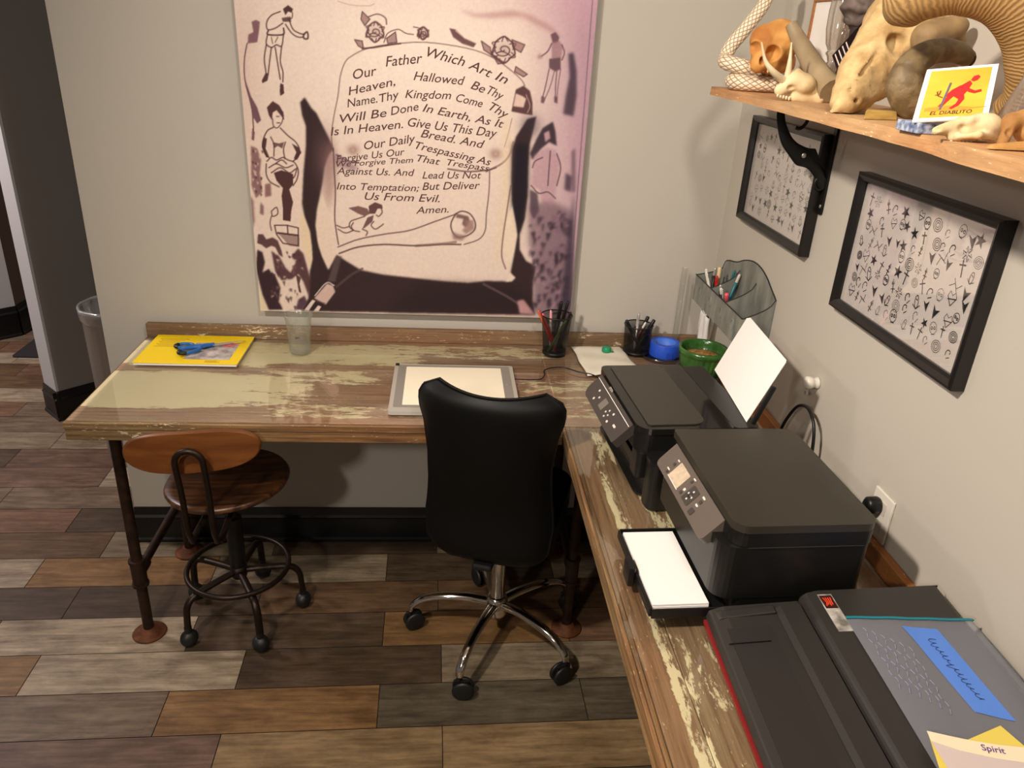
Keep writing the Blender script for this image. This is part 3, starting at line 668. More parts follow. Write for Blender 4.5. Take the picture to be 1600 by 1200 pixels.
def canvas():
    ART = sheet()
    y0 = 2.5455; x0, x1, z0, z1 = -.6205, .4455, .969, 2.20
    t = thing('canvas_print', 'large canvas print of a tattooed torso bearing a prayer, on the wall above the desk', 'wall print', (0, 0, 0))
    obj('stretched_canvas', G().box(x0, x1, y0 + .0006, YW - .0002, z0, z1), mat('canvas_edge', (120, 100, 96), .8), t)
    nx, nz = 560, 640; X = np.linspace(x0, x1, nx); Z = np.linspace(z0, z1, nz)
    P = np.stack(np.meshgrid(X, [y0], Z, indexing='ij'), -1).reshape(nx, nz, 3)
    q = proj(P); u = np.clip(q[..., 0] - AX0 - .5, 0, AW - 1.001); v = np.clip(q[..., 1] - AY0 - .5, 0, AH - 1.001)
    iu = u.astype(int); iv = v.astype(int); fu = (u - iu)[..., None]; fv = (v - iv)[..., None]
    iu1 = np.minimum(iu + 1, AW - 1); iv1 = np.minimum(iv + 1, AH - 1)
    c = (ART[iv, iu] * (1 - fu) + ART[iv, iu1] * fu) * (1 - fv) + (ART[iv1, iu] * (1 - fu) + ART[iv1, iu1] * fu) * fv
    c = (c / 255 - .02) * np.array([1., 1.03, 1.085]); c = np.clip(c, .01, .97); c = np.where(c <= .04045, c / 12.92, ((c + .055) / 1.055) ** 2.4)
    idx = np.arange(nx * nz).reshape(nx, nz)
    F = np.stack([idx[:-1, :-1], idx[1:, :-1], idx[1:, 1:], idx[:-1, 1:]], -1).reshape(-1, 4)
    me = bpy.data.meshes.new('printed_image'); me.from_pydata(P.reshape(-1, 3).tolist(), [], F.tolist())
    at = me.color_attributes.new('Col', 'FLOAT_COLOR', 'POINT')
    at.data.foreach_set('color', np.concatenate([c.reshape(-1, 3), np.ones((nx * nz, 1))], 1).ravel())
    me.materials.append(attr_mat('canvas_image', rough=.75, spec=.2)); me.update()
    o = bpy.data.objects.new('printed_image', me); COL.objects.link(o); o.parent = t
    g = G()
    W_ = [('Our', 553, 124, 590, 117, 15), ('Father', 603, 104, 661, 98, 16), ('Which', 666, 88, 725, 104, 16), ('Art', 731, 106, 766, 122, 15), ('In', 773, 124, 791, 132, 15),
          ('Heaven,', 545, 149, 618, 133, 13), ('Hallowed', 646, 125, 726, 133, 14), ('Be', 735, 138, 756, 146, 14), ('Thy', 760, 146, 784, 157, 14),
          ('Name.', 543, 168, 590, 160, 13), ('Thy', 595, 160, 625, 153, 13), ('Kingdom', 633, 153, 705, 155, 13), ('Come', 712, 158, 753, 168, 13), ('Thy', 763, 171, 791, 186, 14),
          ('Will Be', 533, 192, 605, 182, 13), ('Done', 611, 180, 655, 172, 13), ('In Earth, As It', 660, 174, 786, 200, 13),
          ('Is In Heaven.', 517, 212, 630, 200, 13), ('Give Us This Day', 637, 197, 776, 215, 14),
          ('Our Daily', 570, 234, 650, 222, 13), ('Bread. And', 657, 214, 756, 232, 13),
          ('Forgive Us Our', 526, 254, 633, 242, 11), ('Trespassing As', 648, 232, 766, 259, 12),
          ('We Forgive Them', 526, 261, 646, 254, 9), ('That', 651, 252, 687, 258, 11), ('Trespass', 698, 258, 764, 268, 10),
          ('Against Us. And', 526, 272, 648, 275, 11), ('Lead Us Not', 660, 279, 752, 279, 11),
          ('Into Temptation;', 526, 296, 655, 299, 11), ('But Deliver', 660, 297, 750, 295, 12),
          ('Us From Evil.', 570, 312, 687, 316, 12), ('Amen.', 650, 334, 701, 332, 11)]
    for s, xa, ya, xb, yb, h in W_:
        a = ay((xa, ya), y0 - .0006); b = ay((xb, yb), y0 - .0006); top = ay((xa, ya - h), y0 - .0006)
        ux = (b - a) / np.linalg.norm(b - a); uy = np.array([-ux[2], 0, ux[0]])
        put_text(g, s, a, ux, uy, width=np.linalg.norm(b - a), height=(top - a)[2], shear=.28, bold=.004)
    obj('lettering', g, mat('tattoo_ink', (88, 54, 50), .8), t)
canvas()
# ------------------------------------------------------------------ framed flash sheets on the right wall
def doodle(g, cx, cy, s, w, M):
    k = random.randrange(11); a0 = random.uniform(0, 6.28)
    def rot(P): return [(cx + s * (x * math.cos(r) - y * math.sin(r)), cy + s * (x * math.sin(r) + y * math.cos(r))) for x, y in P]
    r = random.uniform(-.4, .4)
    ring = lambda rx, ry, x=0, y=0, n=12: [(x + rx * math.cos(6.283 * i / n), y + ry * math.sin(6.283 * i / n)) for i in range(n)]
    if k == 0: g.stroke(rot([(0, -.5), (0, .5)]), w * 2, 0, M); g.stroke(rot([(-.3, .2), (.3, .2)]), w * 2, 0, M)
    elif k == 1: g.flat([(p[0], p[1], 0) for p in rot([(.5 * math.cos(a0 + i * .628) * (1 if i % 2 == 0 else .4), .5 * math.sin(a0 + i * .628) * (1 if i % 2 == 0 else .4)) for i in range(10)])], M)
    elif k == 2:
        g.stroke(rot(ring(.38, .42, 0, .1)), w, 0, M, True); g.stroke(rot(ring(.1, .1, -.15, .1, 6)), w * 1.5, 0, M, True); g.stroke(rot(ring(.1, .1, .15, .1, 6)), w * 1.5, 0, M, True); g.stroke(rot([(-.2, -.35), (.2, -.35)]), w, 0, M)
    elif k == 3:
        for q in (.45, .3, .16): g.stroke(rot(ring(q, q * .9, 0, 0, 10)), w, 0, M, True)
    elif k == 4: g.stroke(rot([(-.5, -.4), (-.1, .1), (.2, -.1), (.5, .4)]), w, 0, M); g.stroke(rot([(-.4, .3), (.4, -.3)]), w, 0, M)
    elif k == 5: g.stroke(rot([(.12 * t * math.cos(t), .12 * t * math.sin(t)) for t in [i * .5 for i in range(9)]]), w * 1.2, 0, M); g.stroke(rot([(-.1, -.5), (.2, -.2)]), w, 0, M)
    elif k == 6: g.flat([(p[0], p[1], 0) for p in rot([(-.35, .3), (0, .1), (.35, .35), (.2, -.1), (.1, -.5), (-.15, -.1)])], M)
    elif k == 7: g.stroke(rot([(0, -.5), (0, .3)]), w * 1.4, 0, M); g.stroke(rot([(-.15, .15), (0, .5), (.15, .15), (-.15, .15)]), w, 0, M); g.stroke(rot([(-.25, -.2), (.25, -.2)]), w, 0, M)
    elif k == 8:
        g.stroke(rot([(0, -.45), (-.42, .1), (-.25, .42), (0, .2), (.25, .42), (.42, .1), (0, -.45)]), w, 0, M); g.stroke(rot([(-.4, -.1), (.4, .05)]), w, 0, M)
    elif k == 9:
        for i in range(6): g.stroke(rot([(.1 * math.cos(i), .1 * math.sin(i)), (.45 * math.cos(i * 1.05), .45 * math.sin(i * 1.05)), (.3 * math.cos(i * 1.05 + .5), .3 * math.sin(i * 1.05 + .5))]), w, 0, M)
    else: g.stroke(rot(ring(.2, .45, 0, 0, 10)), w, 0, M, True); g.stroke(rot([(-.4, -.2), (0, -.5), (.4, -.2)]), w, 0, M); g.stroke(rot([(-.1, .2), (.1, .1)]), w, 0, M)
def frame(label, y0, y1, z0, z1, nx, nz, seed):
    random.seed(seed)
    W_, H_ = y1 - y0, z1 - z0   # local: x along -y (left edge far), y up, z out of the wall
    M = Matrix(((0, 0, -1, 0), (-1, 0, 0, 0), (0, 1, 0, 0), (0, 0, 0, 1)))
    t = thing('framed_print', label, 'framed print', (XW - .0012, y1, z0)); t.rotation_euler = M.to_euler()
    b, dpt = .021, .026
    g = G()
    prof = [(0, 0), (0, dpt), (b * .3, dpt + .003), (b * .8, dpt - .002), (b, dpt - .010), (b, 0)]
    C = [(0, 0), (W_, 0), (W_, H_), (0, H_)]; S = [(1, 1), (-1, 1), (-1, -1), (1, -1)]; k = len(prof)
    vs = [(C[i][0] + S[i][0] * p[0], C[i][1] + S[i][1] * p[0], p[1]) for i in range(4) for p in prof]
    g.add(vs, [(i * k + j, ((i + 1) % 4) * k + j, ((i + 1) % 4) * k + (j + 1) % k, i * k + (j + 1) % k) for i in range(4) for j in range(k)])
    obj('frame_moulding', g, MFRAME, t)
    obj('backing', G().box(b * .9, W_ - b * .9, b * .9, H_ - b * .9, .004, .010), MFRAME, t)
    p = obj('paper_sheet', G().box(b + .0004, W_ - b - .0004, b + .0004, H_ - b - .0004, .0102, .0112), MFLASH, t)
    g = G(); mx, mz = b + .02, b + .016
    for i in range(nx):
        for j in range(nz):
            if random.random() < .06: continue
            x = mx + (W_ - 2 * mx) * (i + .5 + random.uniform(-.25, .25)) / nx; y = mz + (H_ - 2 * mz) * (j + .5 + random.uniform(-.2, .2)) / nz
            doodle(g, x, y, min((W_ - 2 * mx) / nx, (H_ - 2 * mz) / nz) * random.uniform(.75, 1.1), .0016 * random.uniform(.7, 1.5), Matrix.Translation((0, 0, .0115)))
    obj('flash_drawings', g, MINK, p)
    obj('glazing', G().box(b + .0003, W_ - b - .0003, b + .0003, H_ - b - .0003, .0126, .0140), MGLZ, t)
MFRAME = mat('black_frame_wood', (24, 20, 18), .35, var=.3, scale=30, stretch=(1, 1, 8)); MFLASH = mat('flash_paper', (232, 222, 214), .8)
MGLZ = clear('frame_glazing', (250, 250, 250), .05, .02, edge=.35)
frame('near wide black frame of small tattoo drawings, hanging right of the shelf bracket', 1.213, 1.712, 1.317, 1.632, 13, 8, 5)
frame('far black frame of small tattoo drawings, partly behind the iron shelf bracket', 1.915, 2.405, 1.379, 1.688, 11, 8, 11)
# ------------------------------------------------------------------ seating
def caster(g, x, y, z0, a, r=.03, w=.013, gap=.006):
    """twin-wheel caster under (x, y), rolling direction a"""
    M = Matrix.Translation((x, y, z0)) @ Matrix.Rotation(a, 4, 'Z')
    for s in (-1, 1):
        M2 = M @ Matrix.Translation((-.014, s * (gap + w / 2), r)) @ Matrix.Rotation(PI / 2, 4, 'X')
        g.lathe([(0, -w / 2), (r * .8, -w / 2), (r, -w / 4), (r, w / 4), (r * .8, w / 2), (0, w / 2)], 22, M2)
    g.box(-.03, .016, -gap * .7, gap * .7, r * .7, r * 1.9, M)
    g.cyl(M @ Vector((0, 0, r * 1.2)), M @ Vector((0, 0, r * 2.5)), .007, 10)
def office_chair():
    t = thing('office_chair', 'black leather office chair with a tall scooped back and chrome five-star base', 'chair', (.195, 2.028, 0), (0, 0, math.radians(-18)))
    rz = math.radians(-18)
    hub = obj('hub', G().lathe([(0, .095), (.03, .095), (.036, .11), (.036, .165), (.028, .178), (0, .178)], 24), MCHROME, t)
    for k in range(5):
        a = math.radians(172 + 72 * k) - rz; c, s = math.cos(a), math.sin(a)
        P = smooth_path([(.02 * c, .02 * s, .148), (.1 * c, .1 * s, .158), (.19 * c, .19 * s, .152), (.25 * c, .25 * s, .133), (.283 * c, .283 * s, .104), (.290 * c, .290 * s, .082)], 5)
        n = len(P); l = obj('star_leg', G().tube(P, [.0185 - .006 * i / n for i in range(n)], 12, flat=.75, up=(0, 0, 1)), MCHROME, t)
        g = G(); caster(g, .292 * c, .292 * s, .0008, a + (.5, -1.2, 1.2, 2.2, .3)[k], .034)
        obj('caster', g, MRUB, l)
    obj('gas_lift', G().cyl((0, 0, .1785), (0, 0, .33), .024, 20).cyl((0, 0, .33), (0, 0, .452), .016, 16), MCHROME, t)
    obj('tilt_mechanism', G().box(-.07, .07, -.12, .1, .44, .468), MBLK, t, .008)
    g = G().prism(rrect(-.19, .19, -.19, .245, .09), .478, .555)
    obj('seat', g, MLEATH, t, .03, 4)
    # back: a padded shell, scooped across and flared at the top
    nu, nv = 17, 29; V = []; F = []
    wv = [(0, .22), (.04, .32), (.1, .37), (.25, .385), (.45, .362), (.62, .356), (.78, .376), (.86, .402), (.92, .408), (.96, .388), (.985, .35), (1, .29)]
    def W(v): return float(np.interp(v, [a for a, b in wv], [b for a, b in wv]))
    def surf(u, v, side):
        x = u * W(v) / 2; z = .465 + .555 * v + (.010 * v ** 3) * abs(u) ** 2.2 - .01 * (1 - v) * u * u
        y = -.232 - .05 * (v - .4) + .036 * abs(u) ** 2 * (.5 + v) + .03 * math.exp(-((v - .3) / .22) ** 2)
        e = max(0, 1 - abs(u) ** 5) * max(0, 1 - abs(2 * v - 1) ** 9)
        return (x, y + side * (.006 + .026 * e ** .6), z)
    g = G()
    for side in (1, -1):
        vs = [surf(-1 + 2 * i / (nu - 1), j / (nv - 1), side) for j in range(nv) for i in range(nu)]
        fs = [(j * nu + i, j * nu + i + 1, (j + 1) * nu + i + 1, (j + 1) * nu + i) for j in range(nv - 1) for i in range(nu - 1)]
        g.add(vs, [f[::-1] for f in fs] if side > 0 else fs, None, True)
    B = nu * nv; bd = [i for i in range(nu)] + [j * nu + nu - 1 for j in range(1, nv)] + [(nv - 1) * nu + i for i in range(nu - 2, -1, -1)] + [j * nu for j in range(nv - 2, 0, -1)]
    k = len(bd)
    for i in range(k): g.f.append((bd[i], bd[(i + 1) % k], B + bd[(i + 1) % k], B + bd[i])[::-1]); g.s.append(True)
    bk = obj('backrest', g, MLEATH, t, sub=2)
    P = [surf(-1 + 2 * i / 20, .965, 1.25) for i in range(1, 20)]
    obj('seam_piping', G().tube([(p[0], p[1], p[2]) for p in P], .003, 8), mat('leather_piping', (46, 42, 40), .45), bk)
    obj('back_bracket', G().box(-.03, .03, -.235, -.09, .448, .466), MBLK, t, .006)
office_chair()
def stool():
    rz = math.radians(0)
    t = thing('work_stool', 'low industrial stool with wooden seat, pill-shaped wooden backrest and bronze caster base', 'stool', (-.668, 2.150, 0), (0, 0, rz))
    hub = obj('hub', G().lathe([(0, .165), (.024, .165), (.027, .175), (.027, .21), (0, .21)], 20), MDKM, t)
    th0 = [math.radians(a) for a in (227, 299, 11, 83, 155)]
    for k, a in enumerate(th0):
        a -= rz; c, s = math.cos(a), math.sin(a)
        P = smooth_path([(.015 * c, .015 * s, .188), (.10 * c, .10 * s, .186), (.165 * c, .165 * s, .178), (.192 * c, .192 * s, .150), (.198 * c, .198 * s, .105), (.2 * c, .2 * s, .066)], 5)
        l = obj('base_leg', G().tube(P, .0125, 12, flat=.8), MDKM, t)
        M = Matrix.Translation((.2 * c, .2 * s, .0006)) @ Matrix.Rotation(a + .6 * k, 4, 'Z')
        g = G().ball((0, 0, .0295), (.0295, .026, .029), M, 18, 12).cyl(M @ Vector((0, 0, .05)), M @ Vector((0, 0, .075)), .012, 12)
        obj('caster', g, MRUB, l)
    ring = [(.162 * math.cos(2 * PI * i / 48), .162 * math.sin(2 * PI * i / 48), .205) for i in range(48)]
    obj('foot_ring', G().tube(ring, .0088, 10, closed=True), MDKM, t)
    obj('column', G().cyl((0, 0, .21), (0, 0, .40), .026, 18).cyl((0, 0, .40), (0, 0, .515), .015, 14), MBLK, t)
    Ms = Matrix.Translation((0, 0, .515)) @ Matrix.Rotation(math.radians(-3), 4, 'Y')
    obj('seat', G().lathe([(0, .012), (.17, .012), (.186, .018), (.19, .027), (.184, .037), (.16, .033), (.08, .027), (0, .026)], 48, Ms), MSEAT, t)
    obj('seat_plate', G().prism(rrect(-.07, .07, -.11, .07, .02), .508, .522), MDKM, t)
    # bent-rod support and backrest
    yb = -.292; P = [(-.034, yb + .02, .50), (-.035, yb - .004, .56), (-.036, yb - .008, .66), (-.037, yb - .022, .76)]
    top = [(-.037 * math.cos(a), yb - .024, .785 + .037 * math.sin(a)) for a in np.linspace(0, PI, 9)]
    P = P + top + [(-p[0], p[1], p[2]) for p in P[::-1]]
    obj('back_support', G().tube(smooth_path(P, 4), .0085, 12), MDKM, t)
    g = G()
    for s in (-1, 1): g.tube([(s * .040, yb + .02, .498), (s * .036, -.14, .500), (s * .03, -.06, .503)], .010, 10, flat=.5)
    obj('support_bars', g, MDKM, t)
    nu = 25; F = G(); H_ = .062; W_ = .182
    prof = []
    for i in range(48):   # stadium outline
        a = 2 * PI * i / 48; ca, sa = math.cos(a), math.sin(a)
        prof.append((W_ * math.copysign(abs(ca) ** .62, ca), H_ * math.copysign(abs(sa) ** .9, sa)))
    vs = []
    for s_, k in ((0, .97), (.004, 1.), (.012, 1.), (.016, .97)):
        vs += [(x * k - .004, yb + .0015 + s_ + .6 * (x * x) + .03 * x, .800 + z * k + .12 * s_ + .07 * x) for x, z in prof]
    n = 48; fs = [(r * n + i, r * n + (i + 1) % n, (r + 1) * n + (i + 1) % n, (r + 1) * n + i) for r in range(3) for i in range(n)]
    F.add(vs, [f[::-1] for f in fs], None, True)
    for r, flip in ((0, False), (3, True)):   # strips across so the curved faces stay clean
        q = [vs[r * n + i] for i in range(n)]
        ff = []
        for i in range(0, 24):
            a, b, c_, d_ = i, (i + 1) % n, (n - i - 1) % n, (n - i) % n
            f = (a, b, c_, d_) if len({a, b, c_, d_}) == 4 else tuple(dict.fromkeys((a, b, c_, d_)))
            if len(f) >= 3: ff.append(f if flip else f[::-1])
        F.add(q, ff, None, False)
    obj('backrest', F, MBACK, t)
def grain_mat(name, dark, mid, light, st, rough=.4):
    m, nt, bs, N, L = nm(name); tc = N('ShaderNodeTexCoord'); mp = N('ShaderNodeMapping'); mp.inputs['Scale'].default_value = st
    no = N('ShaderNodeTexNoise'); no.inputs['Scale'].default_value = 4; no.inputs['Detail'].default_value = 7; no.inputs['Distortion'].default_value = .5
    rp = N('ShaderNodeValToRGB'); rp.color_ramp.elements[0].position = .33; rp.color_ramp.elements[1].position = .67
    rp.color_ramp.elements[0].color = (*lin(dark), 1); rp.color_ramp.elements[1].color = (*lin(light), 1); e_ = rp.color_ramp.elements.new(.5); e_.color = (*lin(mid), 1)
    L(tc.outputs['Object'], mp.inputs[0]); L(mp.outputs[0], no.inputs['Vector']); L(no.outputs['Fac'], rp.inputs[0]); L(rp.outputs[0], bs.inputs['Base Color']); bs.inputs['Roughness'].default_value = rough
    return m
MSEAT = grain_mat('dark_seat_wood', (42, 24, 14), (74, 44, 24), (112, 70, 38), (1.2, 12, 3), .35)
MBACK = grain_mat('honey_back_wood', (88, 48, 18), (106, 60, 24), (122, 74, 34), (1, 3, 7), .4)
stool()
# trash can behind the end of the desk wall
t = thing('trash_can', 'tall round steel trash can with a clear liner, half hidden behind the wall end', 'trash can', (-1.42, 3.30, 0))
obj('can_body', G().lathe([(0, .0), (.125, .0), (.128, .01), (.138, .70), (.14, .708), (.136, .708), (.122, .02), (0, .02)], 40), MSTEEL, t)
obj('clear_liner', G().lathe([(.134, .60), (.1355, .709), (.143, .722), (.150, .712), (.147, .69), (.142, .66)], 40, None, lambda a, z: 1 + .02 * math.sin(9 * a + 40 * z)), clear('liner_film', (225, 225, 222), .3, .15, .25, (200, 196, 190)), t)
# ------------------------------------------------------------------ things on the back run of the desk
t = thing('yellow_pad', 'bright yellow printed pad lying at the left end of the desk, under the scissors', 'pad', (-.966, 2.293, ZT))
MY = mat('yellow_cover', (250, 214, 0), .45)
obj('page_block', G().box(.003, .317, .002, .243, 0, .007), MWHITE, t)
cv = obj('cover', G().prism(rrect(0, .32, 0, .245, .004), .0072, .0086), MY, t)
obj('cover_picture', G().box(.145, .287, .035, .178, .0087, .0089), mat('printed_picture', (206, 196, 190), .5, var=.35, scale=40, c2=(146, 134, 132)), cv)
obj('red_flower', G().prism([(.255 + .026 * math.cos(a) * (1 + .25 * math.sin(5 * a)), .165 + .02 * math.sin(a) * (1 + .2 * math.cos(4 * a))) for a in np.linspace(0, 6.1, 22)], .00895, .0091), mat('printed_red', (214, 62, 70), .5, var=.5, scale=90, c2=(240, 170, 170)), cv)
g = G()
for i in range(7): g.box(.02 + .008 * (i % 2), .115 - .012 * (i % 3), .205 - .011 * i, .2075 - .011 * i, .0087, .0089)
obj('printed_lines', g, mat('brown_print', (150, 116, 10), .6), cv); g = G()
for i in range(4): g.box(.215, .262 - .01 * (i % 2), .012 + .005 * i, .0135 + .005 * i, .0087, .0089)
obj('printed_lines', g, mat('brown_print_small', (150, 116, 10), .6), cv)
t = thing('scissors', 'pair of scissors with blue and black loop handles on the yellow pad', 'scissors', (-.752, 2.432, ZT + .0095), (0, 0, math.radians(24)))
MBLU = mat('blue_handle', (34, 100, 176), .4); MBLUD = mat('blue_tape_plastic', (30, 72, 190), .4)
def loop(cx, cy, rx, ry, rot, z): return [(cx + rx * math.cos(a) * math.cos(rot) - ry * math.sin(a) * math.sin(rot), cy + rx * math.cos(a) * math.sin(rot) + ry * math.sin(a) * math.cos(rot), z) for a in np.linspace(0, 2 * PI, 25)[:-1]]
for s, z, cx, cy, rx in ((1, .0062, -.088, .030, .028), (-1, .0122, -.080, -.030, .036)):
    h = obj('handle', G().tube(loop(cx, cy, rx, .018, s * -.35, z), .0058, 10, closed=True).tube([(cx + rx * .9, cy - s * .012, z), (-.03, s * .007, z), (.0, s * .002, z)], [.0055, .0075, .0055], 10), MBLU, t)
    obj('black_grip', G().tube(loop(cx, cy, rx, .018, s * -.35, z)[9:17], .0063, 10), MBLK, h)
for s, z in ((1, .0080), (-1, .0105)):
    obj('blade', G().prism([(-.012, s * .009), (.02, s * .0085), (.098, -s * .0015), (.10, -s * .003), (.02, -s * .007), (-.01, -s * .004)], z - .0009, z + .0009, Matrix.Rotation(s * .05, 4, 'Z')), MCHROME, t)
obj('pivot_screw', G().cyl((0, 0, .0068), (0, 0, .0122), .004, 14), MSTEEL, t)
t = thing('plastic_cup', 'empty clear plastic cup standing at the back of the desk under the canvas', 'cup', (-.474, 2.432, ZT))
obj('cup_wall', G().lathe([(0, .001), (.033, .001), (.0335, .004), (.0355, .04), (.036, .043), (.0415, .112), (.0445, .128), (.0475, .130), (.0475, .1335), (.0455, .1335)], 44), clear('cup_plastic', (243, 245, 240), .15, .06, .13, (214, 214, 204), edge=.5), t)
g = G()
for k in range(5): g.box(-.006 + .003 * k, -.0045 + .003 * k, -.0379, -.0377, .06 + .0007 * (k % 2), .0665)
obj('printed_mark', g, MINK, t)
t = thing('light_pad', 'flat grey tracing light pad with a white screen, behind the office chair', 'light pad', (-.152, 1.972, ZT))
obj('pad_body', G().prism(rrect(0, .381, 0, .347, .010), 0, .0105), mat('pad_grey', (176, 170, 160), .45), t, .002)
obj('pad_bezel', G().prism(rrect(.012, .369, .030, .338, .006), .0106, .0114), mat('bezel_grey', (140, 134, 126), .4), t)
obj('screen', G().prism(rrect(.038, .341, .044, .322, .003), .01145, .0122), mat('screen_white', (248, 238, 214), .35), t)
obj('corner_clip', G().box(.002, .014, .332, .345, .0107, .015), MBLK, t, .001)
obj('power_button', G().cyl((.355, .20, .0115), (.355, .20, .0126), .005, 16), MSILV, t)
P = [az(p, ZT + .004) for p in ((803, 592), (826, 593), (845, 592), (851, 585), (850, 579), (860, 575), (880, 574), (905, 581), (925, 585), (940, 594), (952, 606))]
obj('cord', G().tube(smooth_path([(p[0] + .152, p[1] - 1.972, .0035) for p in P], 6), .0022, 8), MBLK, t)
# ------------------------------------------------------------------ pens and cups
def pen_geo(L, r, style):
    g = G(); c = G(); e = G()
    if style == 'marker':
        g.lathe([(0, 0), (r, .001), (r, L * .62), (0, L * .62)], 12); c.lathe([(r * .9, L * .6), (r * 1.08, L * .605), (r * 1.05, L * .97), (r * .8, L), (0, L)], 12)
    else:
        g.lathe([(0, 0), (r * .3, .0), (r * .9, .014), (r, .02), (r, L * .8), (0, L * .8)], 12); c.lathe([(r * .9, L * .78), (r * .95, L * .8), (r * .9, L * .96), (r * .5, L), (0, L)], 12)
        e.box(r * .9, r * 1.35, -.0016, .0016, L * .66, L * .97)
    return g, c, e
def pen(label, base, tip, r, m1, m2, style='pen', group=None):
    b = Vector(base); d = Vector(tip) - b; L = d.length
    t = thing('pen' if style == 'pen' else 'marker_pen', label, 'pen' if style == 'pen' else 'marker', base, d.to_track_quat('Z', 'Y').to_euler(), group)
    g, c, e = pen_geo(L, r, style)
    obj('barrel', g, m1, t); obj('cap', c, m2, t)
    if e.v: obj('clip', e, m2, t)
    return t
def mesh_mat():
    m, nt, bs, N, L = nm('black_wire_mesh'); bs.inputs['Base Color'].default_value = (*lin((24, 22, 21)), 1); bs.inputs['Roughness'].default_value = .4; bs.inputs['Metallic'].default_value = .4
    tr = N('ShaderNodeBsdfTransparent'); mx = N('ShaderNodeMixShader'); mx.inputs['Fac'].default_value = .62
    L(tr.outputs[0], mx.inputs[1]); L(bs.outputs[0], mx.inputs[2]); L(mx.outputs[0], nt.nodes['Material Output'].inputs['Surface']); return m
MMESH = mesh_mat()
def pen_cup(label, x, y, r0, r1, h):
    t = thing('pen_cup', label, 'pen cup', (x, y, ZT))
    obj('mesh_wall', G().lathe([(r0, .006), (r1, h - .004)], 40), MMESH, t)
    obj('rim', G().tube([(r1 * math.cos(a), r1 * math.sin(a), h - .002) for a in np.linspace(0, 2 * PI, 41)[:-1]], .0022, 8, closed=True), MBLK, t)
    obj('base', G().lathe([(0, .0003), (r0 + .0012, .0003), (r0 + .0016, .005), (r0 + .0006, .012), (r0 - .001, .008), (0, .003)], 40), MBLK, t)
c1 = (.388, 2.470); pen_cup('taller black wire-mesh pen cup beside the white paper bag, at the canvas corner', *c1, .0395, .0525, .142)
z_ = ZT + .0052
def inc(c, x, y, z): return (c[0] + x, c[1] + y, z)
pen('red pen with pink cap leaning left in the taller pen cup', inc(c1, .010, .012, z_), inc(c1, -.052, -.012, 1.016), .0045, MRED, MPINK, group=None)
pen('red pen with an orange end leaning far left in the taller pen cup', inc(c1, .004, -.008, z_), inc(c1, -.066, .004, 1.022), .0045, MRED, mat('orange_cap', (214, 96, 50), .4))
pen('white pen with pink tip near the left rim of the taller pen cup', inc(c1, -.012, .014, z_), inc(c1, -.022, .006, 1.022), .0042, MWPL, mat('pale_pink', (236, 170, 176), .4))
pen('thick black marker standing upright at the back of the taller pen cup', inc(c1, -.004, .018, z_), inc(c1, .016, .024, 1.048), .0058, MBLK, MBLK, 'marker')
pen('black pen with a silver band leaning right in the taller pen cup', inc(c1, -.004, -.004, z_), inc(c1, .037, .010, 1.055), .0048, MSILV, MBLK, 'marker')
pen('green pen lying diagonally inside the taller mesh pen cup', inc(c1, -.028, -.018, z_), inc(c1, .032, -.014, .994), .0048, MGRN, MGRN)
pen('short black pen with a bent clip at the right rim of the taller pen cup', inc(c1, .016, .008, z_), inc(c1, .047, .0, 1.020), .0046, MBLK, MBLK)
c2 = (.684, 2.495); pen_cup('shorter black wire-mesh pen cup beside the blue tape roll', *c2, .0445, .0495, .105)
pen('silver pen standing in the middle of the shorter pen cup', inc(c2, -.008, -.006, z_), inc(c2, -.002, .008, 1.010), .0046, MSILV, MSILV)
pen('black marker leaning left over the rim of the shorter pen cup', inc(c2, .018, -.006, z_), inc(c2, -.046, .003, .985), .006, MBLK, MBLK, 'marker')
pen('black marker leaning right, the nearer of two in the shorter pen cup', inc(c2, -.006, -.012, z_), inc(c2, .053, .0, .990), .006, MBLK, MBLK, 'marker')
pen('black marker leaning right, behind the nearer one in the shorter pen cup', inc(c2, -.012, .008, z_), inc(c2, .034, .016, .996), .006, MBLK, MBLK, 'marker')
pen('dark red pen with a white tip in the shorter pen cup', inc(c2, -.010, .024, z_), inc(c2, .020, -.012, .984), .0045, mat('dark_red', (110, 30, 34), .4), MWPL)
# white paper bag with a green cap on it
def pillow(corners, z0, h, nu, nv, seed, amp=.0012):
    A_, B_, C_, D_ = [np.array(c) for c in corners]; r = np.random.default_rng(seed); ph = r.uniform(0, 6.28, 6); vs = []
    for j in range(nv):
        for i in range(nu):
            u, v = i / (nu - 1), j / (nv - 1); p = (A_ * (1 - u) + B_ * u) * (1 - v) + (D_ * (1 - u) + C_ * u) * v
            e = (1 - (2 * u - 1) ** 6) * (1 - (2 * v - 1) ** 6)
            z = z0 + h * e + amp * (math.sin(9 * u + 4 * v + ph[0]) + math.sin(14 * v - 5 * u + ph[1])) * (.3 + e)
            vs.append((p[0] + .002 * math.sin(11 * v + ph[2]), p[1] + .002 * math.sin(10 * u + ph[3]), max(z, z0 + .0002)))
    return vs, [(j * nu + i, j * nu + i + 1, (j + 1) * nu + i + 1, (j + 1) * nu + i) for j in range(nv - 1) for i in range(nu - 1)]
vs_, fs_ = pillow(((.458, 2.532), (.638, 2.538), (.662, 2.325), (.474, 2.272)), ZT + .0008, .008, 22, 22, 3)
vs_ = [(v[0], v[1], v[2]) for v in vs_]
o = obj('paper_bag', G().add(vs_, [f[::-1] for f in fs_], None, True), mat('bag_white', (226, 218, 200), .6, bump=.3, scale=60), None); m_ = o.modifiers.new('Solidify', 'SOLIDIFY'); m_.thickness = .0006; m_.offset = 1
tag(o, 'wrinkled white paper bag lying flat on the desk under the small green cap', 'paper bag')
